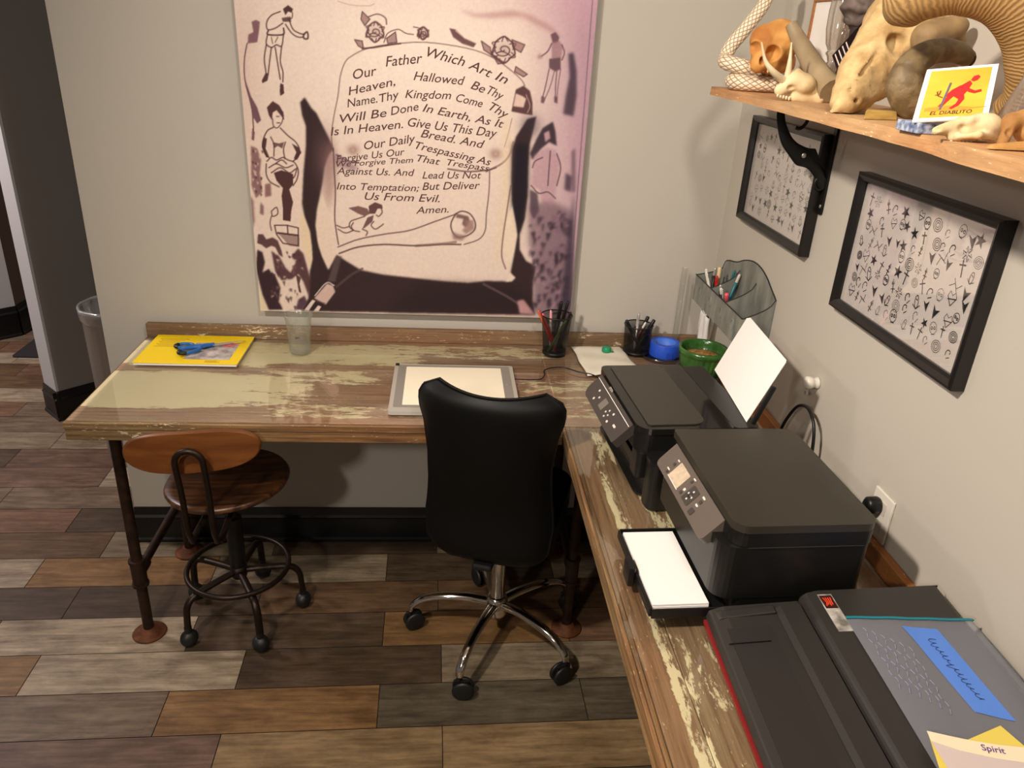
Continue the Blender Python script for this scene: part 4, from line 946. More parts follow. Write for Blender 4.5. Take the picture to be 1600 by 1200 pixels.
t = thing('bottle_cap', 'small green bottle cap on the white paper bag', 'bottle cap', (.572, 2.465, ZT + .0118))
obj('cap_wall', G().lathe([(0, .0), (.0165, 0), (.017, .003), (.0162, .014), (.014, .0165), (0, .0165)], 40, None, lambda a, z: 1 + .025 * math.sin(20 * a)), mat('cap_green', (30, 140, 92), .35), t)
obj('tamper_tab', G().box(.012, .024, -.013, -.004, .0005, .004), mat('cap_green_tab', (30, 130, 86), .35), t, .001)
# blue tape on a clear lid, pot in a dark saucer, tube
o = obj('plastic_dish', G().lathe([(0, .0004), (.072, .0004), (.076, .004), (.078, .011), (.0765, .011), (.0745, .0045), (.071, .0022), (0, .0022)], 40, Matrix.Translation((.768, 2.462, ZT))), MCLEAR, None); tag(o, 'shallow clear plastic dish on the desk under the blue tape roll', 'dish')
t = thing('tape_roll', "roll of blue painter's tape lying on its side edge beside the green pot", 'tape', (.780, 2.470, ZT + .0028)); t['label'] = "roll of blue masking tape lying flat beside the green pot"
obj('tape_winding', G().lathe([(.0385, 0), (.052, 0), (.0525, .001), (.0525, .047), (.052, .048), (.0385, .048), (.0385, 0)], 48), mat('blue_tape', (36, 84, 206), .5, var=.12, scale=60), t)
obj('core', G().lathe([(.0362, .001), (.0383, .001), (.0383, .0475), (.0362, .0475), (.0362, .001)], 48), mat('tape_core', (70, 116, 214), .55), t)
obj('loose_end', G().box(-.006, .014, -.0540, -.0530, .004, .024), mat('blue_tape_end', (28, 66, 176), .5), t)
o = obj('dark_saucer', G().lathe([(0, .0004), (.060, .0004), (.078, .024), (.083, .034), (.080, .035), (.072, .024), (.056, .0055), (0, .0055)], 48, Matrix.Translation((.846, 2.268, ZT))), mat('dark_glaze', (46, 40, 34), .3), None); tag(o, 'dark glazed saucer under the green ribbed pot', 'saucer')
t = thing('ceramic_pot', 'green glazed ribbed pot with dry brown filling, in a dark saucer', 'pot', (.846, 2.268, ZT + .0062))
MPOT = mat('green_glaze', (66, 112, 48), .2, var=.35, scale=14, c2=(38, 78, 32), spec=.6)
rib = lambda a, z: 1 + (.025 * math.sin(26 * a) if .006 < z < .082 else 0)
obj('pot_body', G().lathe([(0, 0), (.050, 0), (.054, .006), (.060, .02), (.069, .05), (.074, .08), (.0755, .086), (.0795, .090), (.081, .098), (.079, .106), (.074, .107), (.070, .102), (.067, .09), (.058, .03), (0, .028)], 104, None, rib), MPOT, t)
obj('dry_filling', G().lathe([(0, .090), (.03, .087), (.05, .079), (.0655, .074), (.0640, .06), (0, .06)], 40, None, lambda a, z: 1 + .02 * math.sin(7 * a + 90 * z)), mat('sawdust', (176, 132, 62), .9, var=.6, scale=90, bump=.8, c2=(96, 62, 28)), t)
o = obj('clear_tube', G().lathe([(0, 0), (.0095, 0), (.0095, .298), (.0108, .301)], 20, Matrix.Translation((.832, 2.534, ZT + .0003))), MCLEAR2, None); tag(o, 'tall thin clear plastic tube standing in the corner behind the blue tape', 'tube')
g = G(); vs = []
for j in range(9):
    for i in range(17):
        a = 2 * PI * i / 16; k = j / 8; r = .020 + .012 * math.sin(3 * a + 2 * k) * (.3 + k) + .006 * k
        vs.append((.912 + r * math.cos(a) * .7, 2.46 + 1.3 * r * math.sin(a), ZT + .0005 + .165 * k + .008 * math.sin(4 * a) * k))
g.add(vs, [(j * 17 + i, j * 17 + i + 1, (j + 1) * 17 + i + 1, (j + 1) * 17 + i) for j in range(8) for i in range(16)], None, True)
o = obj('paper_towel', g, MWHITE, None, solid=.0008); tag(o, 'crumpled white paper towel in the corner below the grey wall organizer', 'paper towel')
# ------------------------------------------------------------------ grey metal organizer on the right wall
MZ = mat('zinc_metal', (150, 149, 140), .5, .1, var=.4, scale=26, bump=.06, c2=(112, 113, 108), stretch=(1, 1, .3))
MZD = mat('zinc_edge', (52, 54, 52), .5, .5)
t = thing('wall_organizer', 'grey weathered metal wall organizer with a scalloped back, holding pens above the pot', 'organizer', (XW - .001, 2.05, 1.068))
L_ = .455; D_ = .092     # local: y along the wall, x towards the wall (negative = out), z up
B_ = [(0, 0), (L_, 0), (L_, .115)] + [p for p in smooth_path([(L_, .118, 0), (.44, .140, 0), (.41, .152, 0), (.37, .159, 0), (.33, .169, 0), (.28, .188, 0), (.22, .202, 0), (.16, .203, 0), (.10, .190, 0), (.05, .168, 0), (0, .145, 0)], 4)]
B_ = [(p[0], p[1]) for p in B_]
MB_ = Matrix(((0, 0, 1, 0), (1, 0, 0, 0), (0, 1, 0, 0), (0, 0, 0, 1)))
obj('back_plate', G().prism(B_, -.002, 0, MB_), MZ, t)
obj('back_edge', G().tube([(-.001, p[0], p[1]) for p in B_[2:]], .0022, 6), MZD, t)
fr = obj('front_plate', G().box(-D_, -D_ + .0018, 0, L_, 0, .088), MZ, t)
obj('front_edge', G().tube([(-D_, 0, .088), (-D_, L_, .088)], .0022, 6), MZD, fr)
for k in range(4):
    y = .065 + k * .108; g = G()
    g.tube([(-D_ - .0006, y + .014 * math.cos(a) * (1 - a / 9), .045 + .018 * math.sin(a)) for a in np.linspace(-.6, 4.2, 12)], .0014, 6); obj('embossed_scroll', g, MZ, fr)

obj('bottom_plate', G().box(-D_ + .0019, -.0021, .0019, L_ - .0019, 0, .0016), MZ, t)
def side(y, nme):
    c = [(-D_ + .002, .002), (-.0022, .002), (-.0022, .146 if y < .01 else (.115 if y > .4 else .15))]
    zt = c[2][1]; P = [(-.0022 - (D_ - .0042) * k, zt - (zt - .087) * (k ** .55)) for k in np.linspace(0, 1, 10)][1:]
    s_ = obj(nme, G().prism([(p[0], p[1]) for p in c + P], -.0008, .0008, Matrix.Translation((0, y, 0)) @ Matrix(((1, 0, 0, 0), (0, 0, 1, 0), (0, 1, 0, 0), (0, 0, 0, 1)))), MZ, t)
    obj('rolled_edge', G().tube([(p[0], y, p[1]) for p in [c[2]] + P], .0018, 6), MZD, s_)
side(.001, 'side_plate'); side(L_ - .001, 'side_plate'); side(.155, 'divider'); side(.30, 'divider')
ox, oy, oz = XW - .001, 2.05, 1.0705
def open_(label, y0, x0, y1, x1, z1, m1, m2, st='pen', r=.0048): pen(label, (ox + x0, oy + y0, oz), (ox + x1, oy + y1, z1), r, m1, m2, st)
open_('red pen with a cream cap, tallest in the far pocket of the grey organizer', .34, -.05, .35, -.052, 1.212, MRED, mat('cream_cap', (226, 200, 160), .4), 'marker', .0062)
open_('second red pen, shorter, beside the tallest one in the far organizer pocket', .315, -.06, .325, -.066, 1.190, MRED, MRED)
open_('white pen leaning to the front in the far organizer pocket', .36, -.05, .39, -.082, 1.186, MWPL, MWPL)
open_('black pen with a silver end in the far organizer pocket', .38, -.055, .368, -.06, 1.205, MBLK, MSILV)
open_('black and white pen against the far end of the grey organizer', .41, -.04, .405, -.078, 1.19, MBLK, MWPL)
open_('teal pen leaning on the back of the grey organizer, the farther one', .32, -.03, .312, -.015, 1.213, MTEAL, MTEAL)
open_('teal pen leaning on the back of the grey organizer, the nearer one', .308, -.03, .272, -.012, 1.212, MTEAL, MWPL)
open_('glossy red marker leaning on the front edge of the middle organizer pocket', .22, -.05, .17, -.084, 1.178, MRED, MPINK, 'marker', .0068)
open_('black pen with a white end in the middle organizer pocket', .27, -.05, .235, -.08, 1.176, MBLK, MWPL)
open_('slim black pen beside the divider in the middle organizer pocket', .285, -.05, .255, -.076, 1.180, MBLK, MSILV)
# ------------------------------------------------------------------ outlet, plug, knob and cord on the right wall
t = thing('wall_outlet', 'white outlet plate on the right wall behind the nearer printer', 'outlet', (XW - .0004, 1.336, .958))
obj('cover_plate', G().box(-.006, 0, -.037, .037, -.049, .058), MWPL, t, .002)
obj('socket_face', G().box(-.0075, -.0061, -.017, .017, .010, .040).box(-.0075, -.0061, -.017, .017, -.034, -.004), mat('socket_white', (206, 200, 188), .4), t, .001)
t = thing('plug_adapter', 'round black power plug in the white outlet behind the nearer printer', 'plug', (XW - .0082, 1.345, .983))
obj('plug_body', G().lathe([(0, 0), (.017, 0), (.019, .004), (.018, .024), (.012, .030), (0, .030)], 24, Matrix.Rotation(-PI / 2, 4, 'Y')), MBLK, t)
obj('plug_cord', G().tube(smooth_path([(-.028, 0, -.004), (-.034, -.004, -.03), (-.026, -.012, -.065), (-.022, -.02, -.074)], 6), .0032, 8), MBLK, t)
t = thing('wall_bumper', 'small white plastic bumper on the right wall above the black cord loop', 'bumper', (XW - .0006, 1.722, 1.103))
obj('knob_body', G().lathe([(0, 0), (.015, 0), (.0155, .004), (.013, .008), (.0125, .014), (.0155, .017), (.016, .030), (.012, .034), (0, .034)], 28, Matrix.Rotation(-PI / 2, 4, 'Y')), MWPL, t)
obj('metal_tip', G().cyl((-.030, -.008, -.018), (-.030, -.010, -.028), .005, 12), MSTEEL, t)
P = [(.921, 1.79, ZT + .005), (.921, 1.79, .93), (.921, 1.765, .985), (.921, 1.725, 1.036), (.921, 1.675, 1.052), (.921, 1.632, 1.030), (.921, 1.612, .98), (.921, 1.605, .91), (.921, 1.60, ZT + .005)]
o = obj('power_cord', G().tube(smooth_path(P, 6), .0042, 10), MBLK, None); tag(o, 'black cord arching up against the right wall behind the two printers', 'cord')
# ------------------------------------------------------------------ printers
MPANEL = mat('panel_taupe', (92, 82, 74), .35); MPANELD = mat('panel_dark', (58, 52, 48), .4); MBTN = mat('button_light', (216, 208, 196), .5); MBTND = mat('button_dark', (60, 54, 50), .35)
MLCD = mat('lcd_pale', (206, 186, 160), .25, var=.25, scale=60); MLCDG = mat('lcd_grey', (110, 104, 94), .3)
MLID = mat('lid_black_reflect', (50, 46, 38), .32, spec=.5); MLIDG = mat('lid_gloss', (26, 24, 22), .08, spec=.5)  # MLID: black lid lightened to brown, wall and ceiling reflection put into its colour
def tilted_panel(x_out, z_out, x_in, z_in, y0, y1):
    """frame of a tilted panel: local x from the outer edge up to the inner edge, y along, z out of the face"""
    u = Vector((x_in - x_out, 0, z_in - z_out)); L = u.length; u.normalize(); n = Vector((-u.z, 0, u.x))
    return Matrix(((u.x, 0, n.x, x_out), (0, 1, 0, y0), (u.z, 0, n.z, z_out), (0, 0, 0, 1))), L, y1 - y0
def side_profile(g, P, y0, y1, M=None):   # profile in xz extruded along y
    g.prism(P, -y1, -y0, (M or Matrix()) @ Matrix(((1, 0, 0, 0), (0, 0, -1, 0), (0, 1, 0, 0), (0, 0, 0, 1)))); return g
def printer_far():
    t = thing('printer', 'farther black printer with paper standing in its rear feed and a side ink tank', 'printer', (.460, 1.552, ZT), (0, 0, math.radians(4)))
    W_, D_, H_ = .375, .30, .187
    g = G()
    g.prism(rrect(.03, D_, .0, W_, .02), .004, .052).prism(rrect(.012, D_, 0, W_, .03), .0, .0035)
    g.box(.05, D_ - .001, .001, W_ - .001, .0525, .118)
    g.prism(rrect(.004, .05, .0, .055, .012), .0525, .118).prism(rrect(.004, .05, W_ - .05, W_, .012), .0525, .118)
    obj('body', g, MSATB, t, .003)
    sc = obj('scanner_unit', G().prism(rrect(.0, D_, 0, W_, (.035, .03, .02, .02)), .1185, .168), MSATB, t, .004)
    lid = obj('lid', G().prism(rrect(.0, .232, -.002, W_ + .002, (.036, .004, .004, .02), 8), .1685, H_ - .003), MLIDG, t, .004, 3)
    obj('lid_plate', G().prism(rrect(.026, .172, .016, W_ - .008, (.008, .035, .02, .012), 8), H_ - .0029, H_), MLID, lid, .0012, 2)
    obj('feed_cover', G().prism(rrect(.236, .299, .002, W_ - .002, .012), .1685, H_ - .006), MSATB, t, .004)
    obj('output_cavity', G().box(.0505, .0515, .056, W_ - .056, .054, .117), MBLK, t)
    obj('paper_tray', G().box(.012, .0495, .058, W_ - .058, .0525, .058).box(.012, .0152, .058, W_ - .058, .0585, .085), MSATB, t, .002)
    M, L, Wp = tilted_panel(-.052, .128, -.004, .176, .04, .335)
    p = obj('control_panel', G().prism(rrect(0, L, 0, Wp, (.006, .003, .003, .03), 6), -.022, 0, M), MPANELD, t, .002)
    obj('panel_trim', G().box(L - .012, L - .0105, .004, Wp - .004, .0002, .0010, M), MWHITE, p)
    obj('display', G().box(.016, .044, .150, .180, .0002, .0012, M), MLCDG, p)
    for (x, y, a, b) in ((.016, .222, .007, .007), (.030, .205, .006, .006), (.040, .232, .006, .007), (.026, .128, .005, .005), (.016, .118, .005, .005), (.036, .118, .005, .005), (.026, .108, .005, .005), (.016, .088, .006, .008), (.040, .092, .006, .007), (.026, .048, .006, .016)):
        obj('button', G().prism(rrect(x - a / 2, x + a / 2, y - b / 2, y + b / 2, a * .3, 3), .0002, .0016, M), MBTN, p)
    g = G(); put_text(g, 'EPSON', M @ Vector((L - .0035, .210, .0009)), M.to_3x3() @ Vector((0, -1, 0)), M.to_3x3() @ Vector((1, 0, 0)), height=.0095 - .003)
    obj('brand_lettering', g, MBTN, p)
    tk = obj('ink_tank', G().prism(rrect(.02, .24, -.062, -.0008, .02), .0, .118), MSATB, t, .004)
    obj('tank_lid', G().prism(rrect(.018, .242, -.064, .0 - .0009, .02), .1182, .126), MGLB, tk, .002)
    # rear paper support
    o = Vector((.262, 0, H_ - .004)); u = Vector((.36, 0, 1)).normalized()
    M2 = Matrix(((0, u.x, u.z, .306), (1, 0, 0, .030), (0, u.z, -u.x, H_ - .010), (0, 0, 0, 1)))   # x along the printer, y up the slope, z to the back
    obj('paper_support', G().box(-.022, -.012, .0, .105, -.030, -.018, M2), MBLK, t, .003)
    return t
printer_far()
# the sheets standing in the rear feed
b0 = Vector((.7575, 1.918, 1.0500)); b1 = Vector((.7335, 1.600, 1.0500)); up = Vector((.068, 0, .162))
g = G(); ux = b1 - b0; n = ux.cross(up).normalized()
P = [b0, b1, b1 + up * .97, b1 + up - ux * .02, b0 + up + ux * .06, b0 + up * .95]
g.add([p for p in P] + [p + n * .0012 for p in P], [(0, 1, 2, 3, 4, 5)[::-1], (6, 7, 8, 9, 10, 11)] + [(i, (i + 1) % 6, 6 + (i + 1) % 6, 6 + i) for i in range(6)])
o = obj('paper_stack', g, MWHITE, None); tag(o, 'white paper standing tilted in the rear feed of the farther printer', 'paper')
def printer_near():
    t = thing('printer', 'nearer black printer with a flat matt lid and a pale screen on its tilted panel', 'printer', (.527, 1.106, ZT), (0, 0, math.radians(2)))
    W_, D_, H_ = .368, .274, .226
    g = G()
    g.prism(rrect(-.018, D_, 0, W_, (.036, .022, .022, .03), 6), .0625, .178)
    obj('body', g, MSATB, t, .003)
    obj('lower_body', G().prism(rrect(.02, D_, 0.001, W_ - .001, (.02, .022, .022, .02), 6), .0, .062), MSATB, t, .003)
    obj('scanner_unit', G().prism(rrect(.002, D_ + .001, -.001, W_ + .001, (.034, .022, .022, .02), 6), .179, .209), MSATB, t, .003)
    obj('lid', G().prism(rrect(0, D_ + .002, -.002, W_ + .002, (.030, .026, .034, .006), 8), .2098, H_), MLID, t, .003, 3)
    M, L, Wp = tilted_panel(-.040, .158, .004, .206, .052, .345)
    p = obj('control_panel', G().prism(rrect(0, L, 0, Wp, (.012, .004, .004, .014), 6), -.018, 0, M), MPANEL, t, .0025, 3)
    s = obj('screen', G().prism(rrect(.011, .050, .168, .224, .003), .0002, .0012, M), MLCD, p)
    obj('screen_bezel', G().box(.009, .0112, .166, .226, .0002, .0008, M), MBTN, s)
    for (x, y, a, b, m_) in ((.012, .236, .007, .008, MBTND), (.018, .240, .003, .012, MBTN), (.034, .238, .007, .008, MBTND), (.046, .236, .003, .009, MBTN), (.015, .150, .007, .009, MBTND), (.025, .148, .006, .007, MBTN), (.046, .152, .007, .007, MBTND), (.054, .150, .003, .010, MBTN),
                             (.014, .082, .014, .016, MBTND), (.030, .084, .004, .010, MBTN), (.040, .084, .008, .009, MBTND), (.050, .086, .004, .011, MBTN)):
        obj('button', G().prism(rrect(x - a / 2, x + a / 2, y - b / 2, y + b / 2, a * .25, 3), .0002, .0014, M), m_, p)
    d_ = obj('direction_pad', G().prism(rrect(.010, .048, .104, .138, .004), .0002, .0008, M), MPANELD, p)
    for x, y in ((.029, .112), (.029, .130), (.019, .121), (.039, .121)): obj('arrow_key', G().prism(rrect(x - .002, x + .002, y - .002, y + .002, .001, 3), .00085, .0016, M), MBTN, d_)
    obj('ok_key', G().lathe([(0, .00085), (.006, .00085), (.006, .0018), (0, .0018)], 20, M @ Matrix.Translation((.029, .121, 0))), MBTND, d_)
    obj('scan_seam', G().box(.03, D_ - .02, -.0022, -.0012, .1782, .1792), MPANELD, t)
    tr = obj('paper_tray', G().box(-.132, .018, .0, .250, .026, .034).box(-.136, -.130, .0, .250, .026, .046).box(-.132, .018, -.004, .0, .024, .046).box(-.132, .018, .250, .254, .024, .046), MBLK, t, .002)
    obj('edge_guide', G().prism(rrect(-.150, -.1365, .098, .142, .004), .018, .060), MSATB, tr, .002)
    return t
printer_near()
tt = Matrix.Translation((.527, 1.106, ZT)) @ Matrix.Rotation(math.radians(2), 4, 'Z')
g = G()
for k in range(3): g.box(-.128, -.0188, .006 + .001 * k, .240 - .0012 * k, .0345 + .0045 * k, .0385 + .0045 * k, tt)
o = obj('paper_stack', g, MWHITE, None); tag(o, 'white paper lying in the front tray of the nearer printer', 'paper')
# ------------------------------------------------------------------ thermal copier at the near end
CZ = math.radians(-2.2)
def copier():
    t = thing('thermal_copier', 'low wide black thermal copier with a red line along its front, under the zip bag', 'copier', (.498, 1.098, ZT), (0, 0, CZ))
    Ln = .56   # extends towards the viewer: local y from -Ln to 0
    g = side_profile(G(), [(.012, .004), (.425, .004), (.425, .044), (.012, .0155)], -Ln, -.004)
    obj('base', g, MBLK, t, .003)
    obj('red_stripe', side_profile(G(), [(-.003, .019), (.011, .019), (.011, .0265), (-.003, .0265)], -Ln, -.006), mat('stripe_red', (128, 24, 26), .5), t)
    f = obj('front_deck', side_profile(G(), [(.0, .0272), (.17, .05), (.17, .072), (.03, .056), (.004, .046)], -Ln, -.003), MCOP, t, .004)
    obj('outer_rail', side_profile(G(), [(.118, .067), (.1655, .0723), (.1655, .079), (.128, .0745)], -Ln, -.02), MCOP, f, .002)
    obj('end_rail', G().hexa([(.012, -.034, .0495), (.117, -.034, .0665), (.117, -.008, .0665), (.012, -.008, .0495)], [(.018, -.034, .055), (.117, -.034, .0722), (.117, -.014, .0722), (.022, -.014, .055)]), MCOP, f, .002)
    obj('feed_slot', G().hexa([(.02, -Ln + .01, .0543), (.098, -Ln + .01, .0634), (.098, -.062, .0634), (.02, -.062, .0543)], [(.02, -Ln + .01, .0553), (.098, -Ln + .01, .0644), (.098, -.062, .0644), (.02, -.062, .0553)]), MPANELD2, f)
    obj('slot_seam', G().hexa([(.012, -.1005, .054), (.085, -.1005, .063), (.085, -.0995, .063), (.012, -.0995, .054)], [(.012, -.1005, .0566), (.085, -.1005, .0655), (.085, -.0995, .0655), (.012, -.0995, .0566)]), MBLK, f)
    r = obj('raised_cover', side_profile(G(), [(.171, .045), (.428, .045), (.428, .112), (.20, .094), (.182, .088), (.171, .078)], -Ln, 0), MCOP, t, .010, 4)
    M = Matrix(((1, 0, -.077, 0), (0, 1, 0, 0), (.0775, 0, .997, .0786), (0, 0, 0, 1)))   # plane of the cover top: z = .0786 + .0775 x
    lb = obj('label', G().box(.196, .222, -.108, -.012, .0003, .0011, M), mat('label_silver', (196, 190, 180), .4, var=.35, scale=50, c2=(110, 106, 100)), r)
    sq = obj('red_mark', G().box(.198, .220, -.050, -.016, .0012, .0016, M), mat('mark_dark', (60, 16, 12), .5), lb)
    g = G()
    for k in range(4): g.stroke([(.202 + .004 * k, -.044 + .003 * (k % 2)), (.205 + .003 * k, -.034), (.202 + .0045 * k, -.022)], .0022, .0018, M)
    obj('orange_emblem', g, mat('mark_orange', (224, 70, 34), .5), sq)
    return t
MCOP = mat('copier_plastic', (46, 43, 40), .42, spec=.45, bump=.05, scale=600)
MPANELD2 = mat('slot_black', (40, 36, 34), .5)
copier()
TC = Matrix.Translation((.498, 1.098, ZT)) @ Matrix.Rotation(CZ, 4, 'Z')
def top_z(x): return .0786 + .0775 * x + .0012
def on_cover(p, dz=0.):   # pixel of the print -> point on the sloping cover top
    z = .965
    for _ in range(12):
        q = az(p, z); l = TC.inverted() @ Vector(q); z = ZT + top_z(l.x) + dz
    return Vector(q)
# zip bag
c00, c10, c11, c01 = on_cover((1319, 963)), on_cover((1530, 968)), on_cover((1740, 1230)), on_cover((1482, 1230))
vs_, fs_ = [], []; nu, nv = 22, 26
for j in range(nv):
    for i in range(nu):
        u, v = i / (nu - 1), j / (nv - 1); p = (c00 * (1 - u) + c10 * u) * (1 - v) + (c01 * (1 - u) + c11 * u) * v
        l = TC.inverted() @ p; over = max(0, l.x - .424)
        e = (1 - (2 * u - 1) ** 4) * (1 - (2 * v - 1) ** 4)
        z = top_z(l.x) + .0006 + .009 * e * (1 + .3 * math.sin(7 * u + 3 * v)) + .0006 * math.sin(23 * u + 5 * v)
        l = Vector((min(l.x, .4335), l.y, z)); 
        q = TC @ l; vs_.append((min(q.x, XW - .004), q.y, q.z))
fs_ = [(j * nu + i, (j + 1) * nu + i, (j + 1) * nu + i + 1, j * nu + i + 1) for j in range(nv - 1) for i in range(nu - 1)]
t = thing('zip_bag', 'translucent zip bag with a teal seal and blue tape, lying on the black thermal copier', 'bag', (0, 0, 0))
obj('film', G().add(vs_, fs_, None, True), clear('bag_film', (214, 222, 232), .12, .25, .34, (176, 176, 186), edge=.35), t)
def bag_pt(u, v, dz): i = u * (nu - 1); j = v * (nv - 1); a = min(int(i), nu - 2); b = min(int(j), nv - 2); p = (Vector(vs_[b * nu + a]) * (1 - i + a) + Vector(vs_[b * nu + a + 1]) * (i - a)) * (1 - j + b) + (Vector(vs_[(b + 1) * nu + a]) * (1 - i + a) + Vector(vs_[(b + 1) * nu + a + 1]) * (i - a)) * (j - b); return p + Vector((0, 0, dz))
sl = obj('zip_seal', G().tube([bag_pt(k / 20, .018, .0026) for k in range(21)], .0028, 8, flat=.6), mat('seal_teal', (22, 120, 134), .35), t)
def find_uv(px_):
    q = Vector(on_cover(px_, .008)); best = min(((Vector((v[0], v[1], 0)) - Vector((q.x, q.y, 0))).length, k) for k, v in enumerate(vs_)); k = best[1]; return (k % nu) / (nu - 1), (k // nu) / (nv - 1)
def quad_on_bag(name, C, m, dz, parent, n=10):
    g = G(); vv = []
    for j in range(n + 1):
        for i in range(n + 1):
            a, b = i / n, j / n; u = (C[0][0] * (1 - a) + C[1][0] * a) * (1 - b) + (C[3][0] * (1 - a) + C[2][0] * a) * b; w_ = (C[0][1] * (1 - a) + C[1][1] * a) * (1 - b) + (C[3][1] * (1 - a) + C[2][1] * a) * b
            vv.append(bag_pt(min(max(u, 0), 1), min(max(w_, 0), 1), dz))
    g.add(vv, [(j * (n + 1) + i, (j + 1) * (n + 1) + i, (j + 1) * (n + 1) + i + 1, j * (n + 1) + i + 1) for j in range(n) for i in range(n)], None, True)
    return obj(name, g, m, parent)
TU = [(.36, .085), (.61, .10), (.665, .70), (.45, .64)]
tp = quad_on_bag('blue_tape', TU, mat('masking_blue', (84, 130, 214), .6), .0012, t)
def tape_pt(a, b): u = (TU[0][0] * (1 - a) + TU[1][0] * a) * (1 - b) + (TU[3][0] * (1 - a) + TU[2][0] * a) * b; w_ = (TU[0][1] * (1 - a) + TU[1][1] * a) * (1 - b) + (TU[3][1] * (1 - a) + TU[2][1] * a) * b; return bag_pt(u, w_, .0022)
g = G(); random.seed(21)
P = []
for k in range(60):
    b = .14 + .70 * k / 59; P.append(tape_pt(.50 + (.20 if k % 7 == 1 else .10) * math.sin(1.45 * k) * random.uniform(.4, 1.1), b + .010 * math.cos(1.45 * k)))
g.tube(smooth_path(P, 4), .00045, 5)
obj('handwriting', g, mat('pen_blue_black', (34, 44, 84), .7), tp)
g = G()
for r in range(6):
    P = [bag_pt(.07 + .045 * r + .01 * math.sin(.8 * k), .10 + .42 * k / 30 + .03 * r, .0014) for k in range(31)]
    for k in range(0, 30, 3): g.tube([P[k], P[k + 1], P[k + 2]], .0008, 4)
obj('faint_print', g, mat('faint_lilac', (140, 142, 166), .7), t)
# carbon sheets at the near end of the bag
def sheet_(name, label, pxs, dz, m, cat):
    P = [on_cover(p, dz) for p in pxs]; n = len(P)
    o = obj(name, G().add(P + [p + Vector((0, 0, .0005)) for p in P], [tuple(range(n)), tuple(range(n, 2 * n))[::-1]] + [(i, (i + 1) % n, n + (i + 1) % n, n + i)[::-1] for i in range(n)]), m, None); tag(o, label, cat); return o, P
sheet_('yellow_sheet', 'yellow backing sheet sticking out under the cream Spirit sheet', [(1563, 1134), (1640, 1200), (1600, 1320), (1500, 1300), (1449, 1143), (1512, 1156)], .0175, mat('paper_yellow', (226, 204, 92), .7), 'paper')
t = thing('stencil_sheet', 'cream and lilac carbon stencil sheet marked Spirit, on the zip bag', 'paper', (0, 0, 0))
def flat_part(name, pxs, dz, m, parent):
    P = [on_cover(p, dz) for p in pxs]; n = len(P)
    return obj(name, G().add(P + [p + Vector((0, 0, .0004)) for p in P], [tuple(range(n)), tuple(range(n, 2 * n))[::-1]] + [(i, (i + 1) % n, n + (i + 1) % n, n + i)[::-1] for i in range(n)]), m, parent)
hd_ = flat_part('printed_header', [(1448, 1142), (1505, 1155), (1560, 1164), (1640, 1172), (1660, 1200), (1560, 1186), (1500, 1173), (1455, 1158)], .0196, mat('paper_cream', (238, 222, 190), .7), t)
flat_part('carbon_face', [(1455, 1158.3), (1500, 1173.3), (1560, 1186.3), (1660, 1200.3), (1720, 1300), (1540, 1300), (1490, 1215)], .0196, mat('paper_lilac', (206, 190, 186), .7), t)
a = on_cover((1535, 1172), .0205); b = on_cover((1572, 1178), .0205); c_ = on_cover((1538, 1163), .0205)
ux = (b - a); wd = ux.length; ux.normalize(); uy = (c_ - a); uy -= ux * uy.dot(ux); hh = uy.length; uy.normalize()
g = G(); put_text(g, 'Spirit', a, ux, uy, width=wd, height=hh * .95, bold=.012); obj('spirit_lettering', g, mat('purple_print', (92, 62, 130), .7), hd_)
# ------------------------------------------------------------------ shelf of bones on the right wall
SZ = 1.772
front = [(2.19, .716), (1.9, .712), (1.6, .698), (1.3, .682), (1.12, .672), (.95, .648), (.83, .636), (.55, .634)]
pts = [(XW - .0012, 2.185)] + [(p[1] + .0025 * math.sin(31 * p[0]), p[0]) for p in [tuple(q[:2]) for q in smooth_path([(a, b, 0) for a, b in front], 5)]] + [(XW - .0012, .55)]
o = obj('wall_shelf', G().prism(pts, SZ - .0215, SZ - .0004, None, False, [(x + .002 * (x < .9), y) for x, y in pts]), MSHELF, None, .0025, 2)
tag(o, 'pale rough wooden shelf board on the right wall, crowded with bones and skulls', 'shelf')
MIRON = mat('black_iron', (16, 16, 15), .45, .3)
t = thing('shelf_bracket', 'black wrought-iron bracket with a curled arm under the bone shelf', 'bracket', (0, 0, 0))
obj('wall_bar', G().prism([(1.893, 1.495), (1.909, 1.495), (1.910, 1.505), (1.914, 1.7498), (1.898, 1.7498), (1.892, 1.505)], -.006, 0, Matrix(((0, 0, 1, XW - .0008), (1, 0, 0, 0), (0, 1, 0, 0), (0, 0, 0, 1)))), MIRON, t, .0015)
obj('bar_screw', G().ball((XW - .0075, 1.9, 1.515), (.002, .005, .005)), MSTEEL, t)
g = G()
arm = smooth_path([(.800, 1.9, 1.7495), (.803, 1.9, 1.725), (.812, 1.9, 1.70), (.832, 1.9, 1.667), (.865, 1.9, 1.641), (.900, 1.9, 1.622), (.930, 1.9, 1.592), (.948, 1.9, 1.56)], 6)
rad = [float(np.interp(i / (len(arm) - 1), [0, .25, .5, .62, .75, 1], [.010, .011, .017, .025, .015, .012])) for i in range(len(arm))]
g.tube(arm, rad, 10, flat=.28, up=(0, 1, 0))
ar = obj('curled_arm', g, MIRON, t)
obj('arm_spike', G().prism([(.862, 1.655), (.905, 1.655), (.925, 1.625), (.888, 1.622)], -.0035, .0035, Matrix(((1, 0, 0, 0), (0, 0, 1, 1.9), (0, 1, 0, 0), (0, 0, 0, 1)))), MIRON, ar, .001)
obj('arm_rivet', G().ball((.877, 1.893, 1.638), (.006, .003, .006)), MSTEEL, ar)
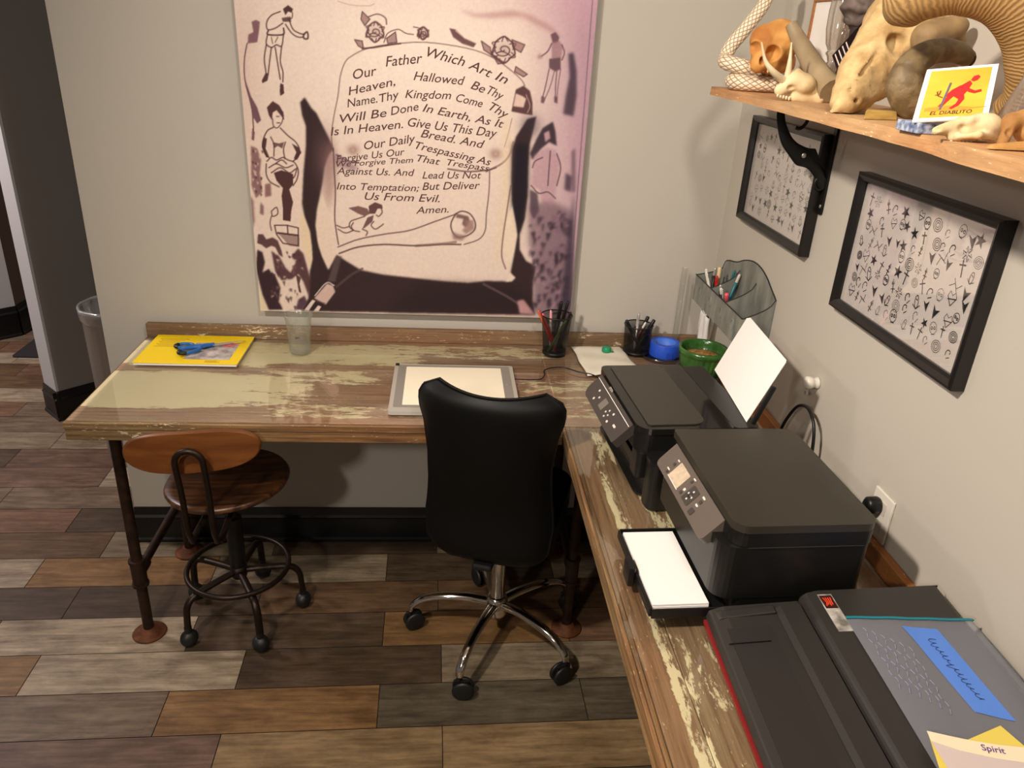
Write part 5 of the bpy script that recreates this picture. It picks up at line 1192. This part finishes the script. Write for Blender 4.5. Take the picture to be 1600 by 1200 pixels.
obj('small_scroll', G().tube(smooth_path([(.845, 1.9, 1.702), (.856, 1.9, 1.700), (.866, 1.9, 1.708), (.872, 1.9, 1.722), (.874, 1.9, 1.7495)], 5), [.0045] * 21, 8, flat=.6, up=(0, 1, 0)), MIRON, t)
obj('ring', G().tube([(.937 + .014 * math.cos(a), 1.9, 1.572 + .016 * math.sin(a)) for a in np.linspace(0, 2 * PI, 25)[:-1]], .0035, 8, closed=True), MIRON, t)
def bone_mat(name, c, c2, s=16, bump=.5, rough=.78): return mat(name, c, rough, var=.5, scale=s, bump=bump, c2=c2, bscale=90)
MBONEY = bone_mat('bone_yellow', (206, 178, 126), (164, 130, 82), 24, .9); MBONEO = bone_mat('bone_orange', (218, 160, 84), (172, 108, 48)); MBONEW = bone_mat('bone_white', (226, 208, 168), (198, 168, 118))
MBONEB = bone_mat('bone_brown', (196, 146, 80), (140, 94, 46)); MTUSK = mat('ivory', (226, 208, 170), .3, var=.2, scale=20)
MTUSKG = mat('grey_tusk', (158, 138, 106), .5, var=.5, scale=9, c2=(120, 100, 72), bump=.3)
def horn_mat(name, c, c2, fr):
    m, nt, bs, N, L = nm(name); uv = N('ShaderNodeUVMap'); sp = N('ShaderNodeSeparateXYZ'); L(uv.outputs[0], sp.inputs[0])
    tc = N('ShaderNodeTexCoord'); no = N('ShaderNodeTexNoise'); no.inputs['Scale'].default_value = 30; no.inputs['Detail'].default_value = 5; L(tc.outputs['Object'], no.inputs['Vector'])
    a = N('ShaderNodeMath'); a.operation = 'MULTIPLY_ADD'; a.inputs[1].default_value = fr; L(sp.outputs[1], a.inputs[0]); k = N('ShaderNodeMath'); k.operation = 'MULTIPLY'; k.inputs[1].default_value = 16.; L(no.outputs['Fac'], k.inputs[0]); L(k.outputs[0], a.inputs[2])
    s_ = N('ShaderNodeMath'); s_.operation = 'SINE'; L(a.outputs[0], s_.inputs[0]); mr = N('ShaderNodeMapRange'); mr.inputs['From Min'].default_value = -1; L(s_.outputs[0], mr.inputs['Value'])
    mx = N('ShaderNodeMixRGB'); mx.inputs['Color1'].default_value = (*lin(c2), 1); mx.inputs['Color2'].default_value = (*lin(c), 1); L(mr.outputs[0], mx.inputs['Fac']); L(mx.outputs[0], bs.inputs['Base Color'])
    b = N('ShaderNodeBump'); b.inputs['Strength'].default_value = .35; b.inputs['Distance'].default_value = .003; L(mr.outputs[0], b.inputs['Height']); L(b.outputs[0], bs.inputs['Normal']); bs.inputs['Roughness'].default_value = .6
    return m
MHORN = horn_mat('ridged_horn', (176, 140, 88), (140, 108, 64), 900); MHORND = horn_mat('dark_horn', (128, 108, 76), (102, 84, 56), 160)
def tagged(o, label, cat): return tag(o, label, cat)
# --- white snake
def scale_mat():
    m, nt, bs, N, L = nm('snake_scales'); uv = N('ShaderNodeUVMap'); sp = N('ShaderNodeSeparateXYZ'); L(uv.outputs[0], sp.inputs[0])
    def mth(op, a, b=None):
        n = N('ShaderNodeMath'); n.operation = op
        for i, q in enumerate((a, b)):
            if q is None: continue
            if isinstance(q, (int, float)): n.inputs[i].default_value = q
            else: L(q, n.inputs[i])
        return n.outputs[0]
    u = mth('MULTIPLY', sp.outputs[0], 2 * PI * 9); v = mth('MULTIPLY', sp.outputs[1], 2 * PI * 60)
    p = mth('ABSOLUTE', mth('SINE', mth('MULTIPLY', mth('ADD', u, v), .5))); q = mth('ABSOLUTE', mth('SINE', mth('MULTIPLY', mth('SUBTRACT', u, v), .5)))
    h = mth('MINIMUM', p, q); rp = N('ShaderNodeValToRGB'); rp.color_ramp.elements[0].position = .1; rp.color_ramp.elements[1].position = .5
    rp.color_ramp.elements[0].color = (*lin((150, 112, 76)), 1); rp.color_ramp.elements[1].color = (*lin((236, 220, 192)), 1); L(h, rp.inputs[0]); L(rp.outputs[0], bs.inputs['Base Color'])
    b = N('ShaderNodeBump'); b.inputs['Strength'].default_value = .6; b.inputs['Distance'].default_value = .002; L(h, b.inputs['Height']); L(b.outputs[0], bs.inputs['Normal']); bs.inputs['Roughness'].default_value = .45
    return m
cx, cy = .795, 2.055; P = []
for k in range(15):
    a = math.radians(-20 - 300 * k / 14); P.append((cx + .068 * math.cos(a), cy + .052 * math.sin(a), SZ + .020 + .004 * k / 14 * (k > 8)))
P = [(.842, 2.02, SZ + .017)] + P[1:]
for k in range(1, 9):
    a = math.radians(-320 - 200 * k / 8); P.append((cx - .02 - .001 * k + .066 * math.cos(a), cy + .03 + .05 * math.sin(a), SZ + .030 + .0042 * k))
P += [(.715, 2.11, 1.842), (.728, 2.12, 1.872), (.752, 2.12, 1.905), (.776, 2.12, 1.940), (.796, 2.12, 1.972), (.808, 2.12, 2.01), (.800, 2.12, 2.05)]
P = smooth_path(P, 6); n = len(P)
R = [float(np.interp(i / (n - 1), [0, .06, .2, .6, .85, 1], [.010, .017, .0195, .0195, .0175, .015])) for i in range(n)]
o = obj('snake', G().tube(P, R, 18), scale_mat(), None); tagged(o, 'pale scaled snake coiled at the far end of the shelf, neck rising out of frame', 'snake')
# --- orange primate skull on the coils
def SP(px_, y): return ay(px_, y)
def skull_monkey(P):
    y = 2.005; c = SP((1217, 64), y)
    d = sd_ell(P, c, (.049, .062, .049)) + wob(P, 40, .001, 2)
    d = smin(d, np.linalg.norm(P - SP((1196, 86), y - .030), axis=-1) - .030, .016)
    d = smin(d, np.linalg.norm(P - SP((1183, 101), y - .044), axis=-1) - .017, .016)
    d = smin(d, np.linalg.norm(P - SP((1194, 62), y - .020), axis=-1) - .034, .02)
    d = smin(d, sd_cap(P, SP((1190, 90), y - .045), SP((1188, 100), y - .046), .017), .014)
    d = smin(d, np.linalg.norm(P - SP((1204, 103), y - .036), axis=-1) - .020, .014)
    d = smin(d, sd_cap(P, SP((1228, 84), y - .040), SP((1236, 92), y + .01), .009), .010)
    d = smin(d, sd_cap(P, SP((1212, 108), y - .02), SP((1238, 100), y + .015), .014), .014)
    for q, r in (((1184, 74), .0205), ((1212, 82), .0235)): d = smin(d, np.linalg.norm(P - SP(q, y - .042), axis=-1) - r, .008)
    for q, r in (((1183, 75), (.0155, .045, .0168)), ((1211, 83), (.0185, .045, .0185))): d = smax(d, -sd_ell(P, SP(q, y - .072), r), .004)
    d = smax(d, -sd_ell(P, SP((1192, 95), y - .068), (.0065, .026, .010)), .003)
    d = smax(d, -sd_cap(P, SP((1170, 112), y - .08), SP((1216, 116), y - .05), .008), .004)
    return d + wob(P, 170, .0008, 21)
c = SP((1200, 72), 1.985)
sk = thing('primate_skull', 'orange-brown primate skull resting on the coils of the pale snake', 'skull', (0, 0, 0))
obj_s = sculpt('cranium', skull_monkey, c - np.array((.085, .10, .075)), c + np.array((.085, .10, .075)), .0028, MBONEO, sk)
for k in range(6):
    a_ = Vector(SP((1172 + 7 * k, 104 + 1.6 * k), 1.962 - .003 * k)); obj('tooth', G().ball(a_, (.0032, .003, .006), None, 10, 6), MBONEW, sk)
# --- small tusked skull
def skull_small(P):
    y = 1.725
    d = sd_ell(P, SP((1253, 132), y), (.028, .030, .024)) + wob(P, 60, .0012, 5)
    d = smin(d, sd_cap(P, SP((1243, 124), y - .01), SP((1219, 141), y - .012), .018, .0125), .012)
    d = smin(d, sd_cap(P, SP((1246, 113), y), SP((1254, 135), y - .02), .008, .010), .008)
    d = smin(d, sd_cap(P, SP((1240, 152), y - .01), SP((1278, 155), y - .006), .010, .012), .008)
    d = smin(d, sd_cap(P, SP((1278, 155), y - .006), SP((1270, 134), y), .011, .008), .008)
    d = smax(d, -sd_ell(P, SP((1227, 127), y - .034), (.0075, .020, .009)), .003)
    d = smax(d, -sd_ell(P, SP((1238, 138), y - .032), (.010, .014, .007)), .003)
    return d
c = SP((1248, 138), 1.725)
sk = thing('tusked_skull', 'small cream skull with two long upright tusks at the front of the shelf', 'skull', (0, 0, 0))
sculpt('cranium', skull_small, c - np.array((.075, .06, .055)), c + np.array((.075, .06, .06)), .0022, MBONEW, sk)
for k in range(5): obj('tooth', G().ball(Vector(SP((1215 + 4.5 * k, 149 + 1.2 * k), 1.707)), (.0026, .0026, .0045), None, 8, 6), MTUSK, sk)
def tusk(name, pl, y, r0, r1, parent):
    P = smooth_path([tuple(SP(p, yy)) for p, yy in zip(pl, y)], 5); n = len(P)
    return obj(name, G().tube(P, [r0 + (r1 - r0) * (i / (n - 1)) ** 1.2 for i in range(n)], 14), MTUSK, parent)
tusk('tusk', [(1224, 126), (1208, 112), (1196, 95), (1190, 66)], [1.715, 1.70, 1.70, 1.70], .0085, .0012, sk)
tusk('tusk', [(1230, 122), (1233, 105), (1235, 88), (1237, 66)], [1.72, 1.715, 1.715, 1.715], .0075, .0012, sk)
# --- thick grey tusk leaning behind it
P = smooth_path([tuple(SP(p, y)) for p, y in (((1300, 142), 1.70), ((1278, 114), 1.76), ((1260, 84), 1.81), ((1247, 60), 1.84), ((1236, 38), 1.86))], 6); n = len(P)
o = obj('grey_tusk', G().tube(P, [.027 - .014 * (i / (n - 1)) ** 1.1 for i in range(n)], 18), MTUSKG, None); tagged(o, 'thick grey-brown tusk leaning between the orange skull and the long skull', 'tusk')
# --- framed white panel, glass candlestick, striped black box, rough rock
t = thing('leaning_frame', 'thin wood-edged white panel leaning on the wall behind the glass candlestick', 'frame', (XW - .002, 2.16, SZ))
g = G().box(-.012, 0, -.008, 0, 0, .225).box(-.012, 0, -.20, -.192, 0, .225).box(-.012, 0, -.192, -.008, .217, .225).box(-.012, 0, -.192, -.008, 0, .008)
obj('wood_edge', g, MSPLR, t, .001); obj('white_panel', G().box(-.007, -.003, -.1918, -.0082, .0082, .2168), MWHITE, t)
MCRY = clear('crystal', (236, 232, 226), .35, .04, .12, (214, 204, 194), edge=.8)
t = thing('glass_candlestick', 'clear fluted glass candlestick standing at the back of the shelf', 'candlestick', (.918, 1.93, SZ))
fl = lambda a, z: 1 + (.05 * math.cos(8 * a) if z > .11 else 0)
obj('glass_stem', G().lathe([(0, .001), (.026, .001), (.027, .006), (.012, .016), (.010, .040), (.016, .048), (.011, .056), (.013, .066), (.018, .072), (.012, .080), (.016, .092), (.0205, .098), (.017, .104)], 32), MCRY, t)
obj('glass_bowl', G().lathe([(.017, .1045), (.024, .118), (.030, .150), (.031, .19), (.028, .235), (.033, .25)], 48, None, fl), MCRY, t)
t = thing('striped_box', 'black box with white stripes standing slanted behind the long skull', 'box', (0, 0, 0))
a, b, c_, d_ = [Vector(SP(p, 1.70)) for p in ((1300, 87), (1364, 16), (1384, 36), (1312, 120))]
dn = Vector((.02, .035, 0)); bx = obj('box_body', G().hexa([d_, c_, c_ + dn, d_ + dn], [a, b, b + dn, a + dn]), mat('box_black', (26, 16, 16), .35), t)
g = G(); ux = (b - a); vx = d_ - a; nn = ux.cross(vx).normalized(); nn = nn if nn.y < 0 else -nn
for k in range(4):
    s0 = a + ux * (.05 + .09 * k) + nn * .0006; e_ = vx * (.93 - .08 * k); w_ = ux.normalized() * .0028; st = G().flat([s0 + vx * .06, s0 + vx * .06 + w_, s0 + e_ + w_, s0 + e_]); obj('white_stripe', st, mat('stripe_white', (226, 212, 206), .6), bx)
c = SP((1352, 12), 1.80); o = sculpt('rough_rock', lambda P: sd_ell(P, c, (.05, .032, .045)) + wob(P, 130, .012, 8), c - .075, c + .075, .003, mat('rock_grey', (112, 96, 88), .7, var=.6, scale=30, bump=.6, c2=(58, 46, 40)), None)
tagged(o, 'rough dark grey rock at the back of the shelf, above the striped black box', 'rock')
g = G().cyl((c[0], c[1], SZ + .0003), (c[0], c[1], c[2] - .02), .022, 20)
obj('stand', g, mat('stand_dark', (40, 32, 30), .5), o)
# --- long-nosed skull
def skull_long(P):
    a = lambda p, y: SP(p, y)
    d = sd_cap(P, a((1318, 160), 1.43), a((1350, 112), 1.48), .024, .042)
    d = smin(d, sd_cap(P, a((1350, 112), 1.48), a((1400, 40), 1.57), .042, .060), .02)
    d = smin(d, sd_cap(P, a((1345, 145), 1.44), a((1385, 120), 1.47), .026, .034), .025)
    d = smin(d, sd_ell(P, a((1425, 62), 1.50), (.034, .036, .034)), .025)
    d = smin(d, sd_cap(P, a((1410, 18), 1.56), a((1455, 40), 1.58), .045, .034), .02)
    d = smin(d, sd_cap(P, a((1318, 158), 1.42), a((1301, 176), 1.415), .015, .007), .008)
    d = smin(d, sd_cap(P, a((1335, 156), 1.42), a((1320, 177), 1.415), .014, .006), .008)
    d = smin(d, sd_cap(P, a((1440, 48), 1.478), a((1446, 74), 1.472), .010, .008), .008)
    d += wob(P, 45, .0040, 3) + wob(P, 130, .0030, 4) + wob(P, 330, .0012, 14)
    for q0, q1, y_, r_ in (((1306, 148), (1346, 92), 1.395, .0035), ((1322, 150), (1376, 78), 1.42, .0025), ((1388, 96), (1424, 88), 1.42, .003)):
        d = smax(d, -sd_cap(P, a(q0, y_), a(q1, y_ + .03), r_ * 2.2), .004)
    e = sd_ell(P, a((1418, 66), 1.435), (.025, .062, .022)); d = smax(d, -e, .005)
    d = smax(d, -sd_ell(P, a((1344, 96), 1.43), (.006, .022, .012)), .004)
    d = smax(d, -sd_ell(P, a((1339, 158), 1.405), (.005, .015, .004)), .003)
    return d
c = SP((1375, 90), 1.50)
sk = thing('long_skull', 'large yellowed long-nosed skull leaning nose-down at the middle of the shelf', 'skull', (0, 0, 0))
sculpt('cranium', skull_long, (SP((1300, 100), 1.45)[0] - .03, 1.36, SZ + .0004), (.951, 1.66, 2.06), .0036, MBONEY, sk)
# --- horns
P = smooth_path([tuple(SP(p, y)) for p, y in (((1514, 92), 1.34), ((1490, 80), 1.335), ((1455, 82), 1.33), ((1426, 102), 1.325), ((1414, 132), 1.32), ((1424, 158), 1.325), ((1440, 170), 1.33))], 6); n = len(P)
R = [float(np.interp(i / (n - 1), [0, .1, .35, .65, .85, 1], [.013, .0165, .021, .029, .030, .020])) for i in range(n)]
t = thing('curled_horn', 'short dark grey curled horn standing in front of the long skull', 'horn', (0, 0, 0))
obj('horn_sheath', G().tube(P, R, 20), MHORND, t)
obj('broken_tip', G().ball(P[0], (.009, .014, .013)), mat('horn_core', (52, 36, 20), .8, bump=.6, scale=120), t)
P = smooth_path([tuple(SP(p, y)) for p, y in (((1398, 20), 1.30), ((1440, -12), 1.25), ((1508, -30), 1.22), ((1575, -8), 1.20), ((1612, 45), 1.195), ((1618, 105), 1.20), ((1600, 150), 1.22), ((1570, 172), 1.25))], 7); n = len(P)
R = [float(np.interp(i / (n - 1), [0, .06, .3, .7, 1], [.022, .038, .047, .042, .022])) for i in range(n)]
o = obj('ram_horn', G().tube(P, R, 28), MHORN, None); tagged(o, 'large ridged tan ram horn arching over the card at the near end of the shelf', 'horn')
c = SP((1482, 48), 1.46)
def lobe(P): 
    d = sd_cap(P, SP((1450, 60), 1.46), SP((1492, 40), 1.46), .030, .018); d = smin(d, sd_cap(P, SP((1492, 42), 1.46), SP((1504, 66), 1.46), .013, .007), .01)
    d = smin(d, np.linalg.norm(P - SP((1500, 40), 1.46), axis=-1) - .013, .008); return d + wob(P, 90, .002, 6)
o = sculpt('bone', lobe, c - .075, c + .075, .003, mat('bone_grey_brown', (150, 122, 82), .7, var=.4, scale=25, bump=.4), None); tagged(o, 'knobbly grey-brown bone showing through the loop of the large ram horn', 'bone')
o = obj('wood_block', G().hexa([Vector((*SP((1349, 189), 1.305)[:2], SZ + .0002)), Vector((*SP((1402, 186), 1.32)[:2], SZ + .0002)), Vector((*SP((1404, 178), 1.345)[:2], SZ + .0002)), Vector((*SP((1352, 178), 1.35)[:2], SZ + .0002))], [Vector((*SP((1352, 178), 1.308)[:2], SZ + .014)), Vector((*SP((1402, 172), 1.32)[:2], SZ + .014)), Vector((*SP((1404, 170), 1.345)[:2], SZ + .014)), Vector((*SP((1355, 172), 1.345)[:2], SZ + .014))]), mat('block_wood', (190, 156, 84), .5, var=.3, scale=20, stretch=(1, 6, 6)), None, .001)
tagged(o, 'small yellowish block on the shelf under the curled dark horn', 'block')
# --- picture card on a small blue box
o = obj('blue_box', G().box(.664, .722, 1.092, 1.150, SZ + .0002, SZ + .0145), mat('box_blue', (74, 92, 132), .5, var=.5, scale=120, c2=(178, 186, 200)), None, .001); tagged(o, 'small blue patterned box on the shelf under the yellow card', 'box')
p0 = Vector(SP((1425, 190), 1.10)); p1 = Vector(SP((1543, 184), 1.045)); p3 = Vector(SP((1482, 106), 1.18))
ux = (p1 - p0); Wc = ux.length; ux.normalize(); vy = p3 - p0; vy -= ux * vy.dot(ux); Hc = vy.length; vy.normalize(); nz = ux.cross(vy)
MC = Matrix(((ux.x, vy.x, nz.x, p0.x), (ux.y, vy.y, nz.y, p0.y), (ux.z, vy.z, nz.z, p0.z), (0, 0, 0, 1)))
t = thing('picture_card', 'yellow white-edged card with a red figure, reading EL DIABLITO, tilted on the shelf', 'card', (0, 0, 0)); t.matrix_world = MC
obj('card_board', G().box(0, Wc, 0, Hc, -.0022, 0), MWHITE, t)
fd = obj('yellow_field', G().box(.007, Wc - .007, .007, Hc - .007, .0001, .0005), mat('card_yellow', (238, 180, 62), .55, var=.25, scale=14, c2=(232, 160, 50)), t)
obj('ground_patch', G().prism([(.012 + .03 * k, .030 + .004 * math.sin(2 * k)) for k in (0, 1, 2, 2.6)] + [(Wc * .82, .024), (Wc * .5, .020), (.012, .022)], .0006, .0008), mat('card_ochre', (196, 140, 48), .6), fd)
q = lambda pts: [(Wc * a, Hc * b) for a, b in pts]
g = G()
g.prism(q([(.47, .50), (.56, .62), (.66, .70), (.70, .64), (.66, .52), (.62, .44), (.64, .36), (.58, .24), (.50, .18), (.46, .20), (.54, .28), (.56, .36), (.48, .42), (.42, .33), (.36, .24), (.30, .24), (.36, .34), (.42, .46)]), .0009, .0012)
g.prism(q([(.67, .71), (.70, .78), (.76, .80), (.79, .76), (.76, .70), (.71, .68)]), .0009, .0012)
g.prism(q([(.66, .56), (.76, .50), (.84, .52), (.85, .48), (.76, .45), (.66, .49)]), .0009, .0012); g.prism(q([(.55, .62), (.44, .54), (.36, .42), (.40, .42), (.48, .52), (.58, .58)]), .0009, .0012)
obj('red_figure', g, mat('card_red', (206, 34, 36), .55), fd)
obj('staff', G().stroke(q([(.34, .18), (.40, .68)]), .0028, .0014), mat('card_grey', (92, 90, 104), .6), fd)
obj('curl', G().stroke(q([(.34, .40), (.27, .44), (.24, .52), (.29, .54), (.28, .46), (.22, .46)]), .0018, .0013), mat('card_brown', (110, 60, 24), .6), fd)
g = G(); put_text(g, 'EL DIABLITO', (Wc * .22, Hc * .095, .0008), (1, 0, 0), (0, 1, 0), width=Wc * .56, height=Hc * .062, shear=.12, bold=.012); obj('caption', g, MINK, fd)
# --- pale fox-like skull, brown jaw, glass
def skull_fox(P):
    a = lambda p, y=1.03: SP(p, y)
    d = sd_cap(P, a((1463, 205), 1.02), a((1500, 196)), .0055, .012)
    d = smin(d, sd_ell(P, a((1535, 197)), (.026, .022, .0165)), .012)
    d = smin(d, sd_cap(P, a((1488, 214), 1.02), a((1520, 215), 1.02), .0065, .007), .008)
    d = smin(d, sd_cap(P, a((1500, 213), 1.012), a((1530, 211), 1.003), .0035, .004), .004); d = smin(d, sd_cap(P, a((1530, 211), 1.003), a((1552, 214), 1.02), .0045, .006), .005)
    d = smin(d, sd_cap(P, a((1518, 187), 1.02), a((1552, 186), 1.03), .004, .005), .006)
    d += wob(P, 120, .0010, 9)
    d = smax(d, -sd_ell(P, a((1512, 200), 1.008), (.010, .013, .006)), .003); d = smax(d, -sd_ell(P, a((1468, 202), 1.012), (.006, .008, .003)), .002)
    return d
sk = thing('fox_skull', 'slim whitish animal skull with a pointed snout, in front of the yellow card', 'skull', (0, 0, 0))
c = SP((1508, 205), 1.03); sculpt('cranium', skull_fox, (c[0] - .06, c[1] - .05, SZ + .0004), (c[0] + .065, c[1] + .05, SZ + .05), .0016, MBONEW, sk)
for k in range(6): obj('tooth', G().ball(Vector(SP((1486 + 6 * k, 222 + .4 * k), 1.018)) + Vector((0, 0, .002)), (.0022, .0022, .0032), None, 8, 6), MTUSK, sk)
def jaw(P):
    a = lambda p, y=.935: SP(p, y)
    d = sd_cap(P, a((1550, 234)), a((1640, 232)), .0075, .010)
    d = smin(d, sd_cap(P, a((1566, 225), .955), a((1580, 190), .97), .0065, .008), .006)
    d = smin(d, sd_cap(P, a((1580, 190), .97), a((1640, 176), .97), .010, .014), .008)
    d = smin(d, sd_ell(P, a((1618, 205), .97), (.028, .018, .018)), .006)
    d = smax(d + wob(P, 110, .0012, 12), -sd_ell(P, a((1586, 208), .945), (.006, .016, .007)), .003)
    return smax(d, -sd_ell(P, a((1596, 190), .945), (.004, .012, .004)), .002)
c = SP((1590, 210), .95); o = sculpt('jaw_bone', jaw, (c[0] - .06, .88, SZ + .0004), (c[0] + .10, 1.02, SZ + .07), .0018, MBONEB, None); tagged(o, 'orange-brown jaw bone at the right edge of the view, beside the whitish fox skull', 'bone')
o = obj('glass_funnel', G().lathe([(.042, .0008), (.040, .006), (.030, .040), (.018, .075), (.013, .10), (.016, .105)], 40, Matrix.Translation((.812, 1.085, SZ)), lambda a, z: 1 + .04 * math.cos(12 * a)), MCRY, None); tagged(o, 'fluted clear glass piece behind the brown jaw bone at the near end of the shelf', 'glass')
# ------------------------------------------------------------------ lights and camera
def area(name, loc, aim, size, power, col, spread=PI):
    l = bpy.data.lights.new(name, 'AREA'); l.shape = 'DISK'; l.size = size; l.energy = power; l.color = col; l.spread = spread
    o = bpy.data.objects.new(name, l); COL.objects.link(o); o.location = loc
    o.rotation_euler = (Vector(aim) - Vector(loc)).to_track_quat('-Z', 'Y').to_euler(); return o
WARM = (1., .89, .77)
area('ceiling_lamp_key', (-.95, .5, 2.74), (.95, 1.5, 1.05), .14, 51, WARM, 2.1)
area('ceiling_lamp_near', (.35, .45, 2.76), (-.05, 2.5, 1.55), .16, 13.5, (1., .92, .85), 1.9)
area('ceiling_lamp_rear', (-1.4, -1.2, 2.62), (-.1, 2.0, .5), .22, 32, (1., .91, .82), 2.4)
area('hall_lamp', (-3.0, 3.2, 2.74), (-2.4, 3.6, 0), .4, 85, (1., .88, .88), 2.8)
w = bpy.data.worlds.new('World'); SC.world = w; w.use_nodes = True
bg = w.node_tree.nodes['Background']; bg.inputs['Color'].default_value = (1., .93, .88, 1); bg.inputs['Strength'].default_value = .2
cam = bpy.data.cameras.new('camera'); co = bpy.data.objects.new('camera', cam); COL.objects.link(co)
cam.sensor_fit = 'HORIZONTAL'; cam.sensor_width = 36; cam.lens = 36 * FPX / 1600; cam.clip_start = .01
Mx = Matrix.Identity(4)
for i in range(3):
    Mx[i][0] = RC[i][0]; Mx[i][1] = -RC[i][1]; Mx[i][2] = -RC[i][2]; Mx[i][3] = C0[i]
co.matrix_world = Mx
SC.camera = co
vs = SC.view_settings
vs.view_transform = 'Standard'; vs.look = 'None'; vs.gamma = 1; vs.use_curve_mapping = False; vs.exposure = -.84
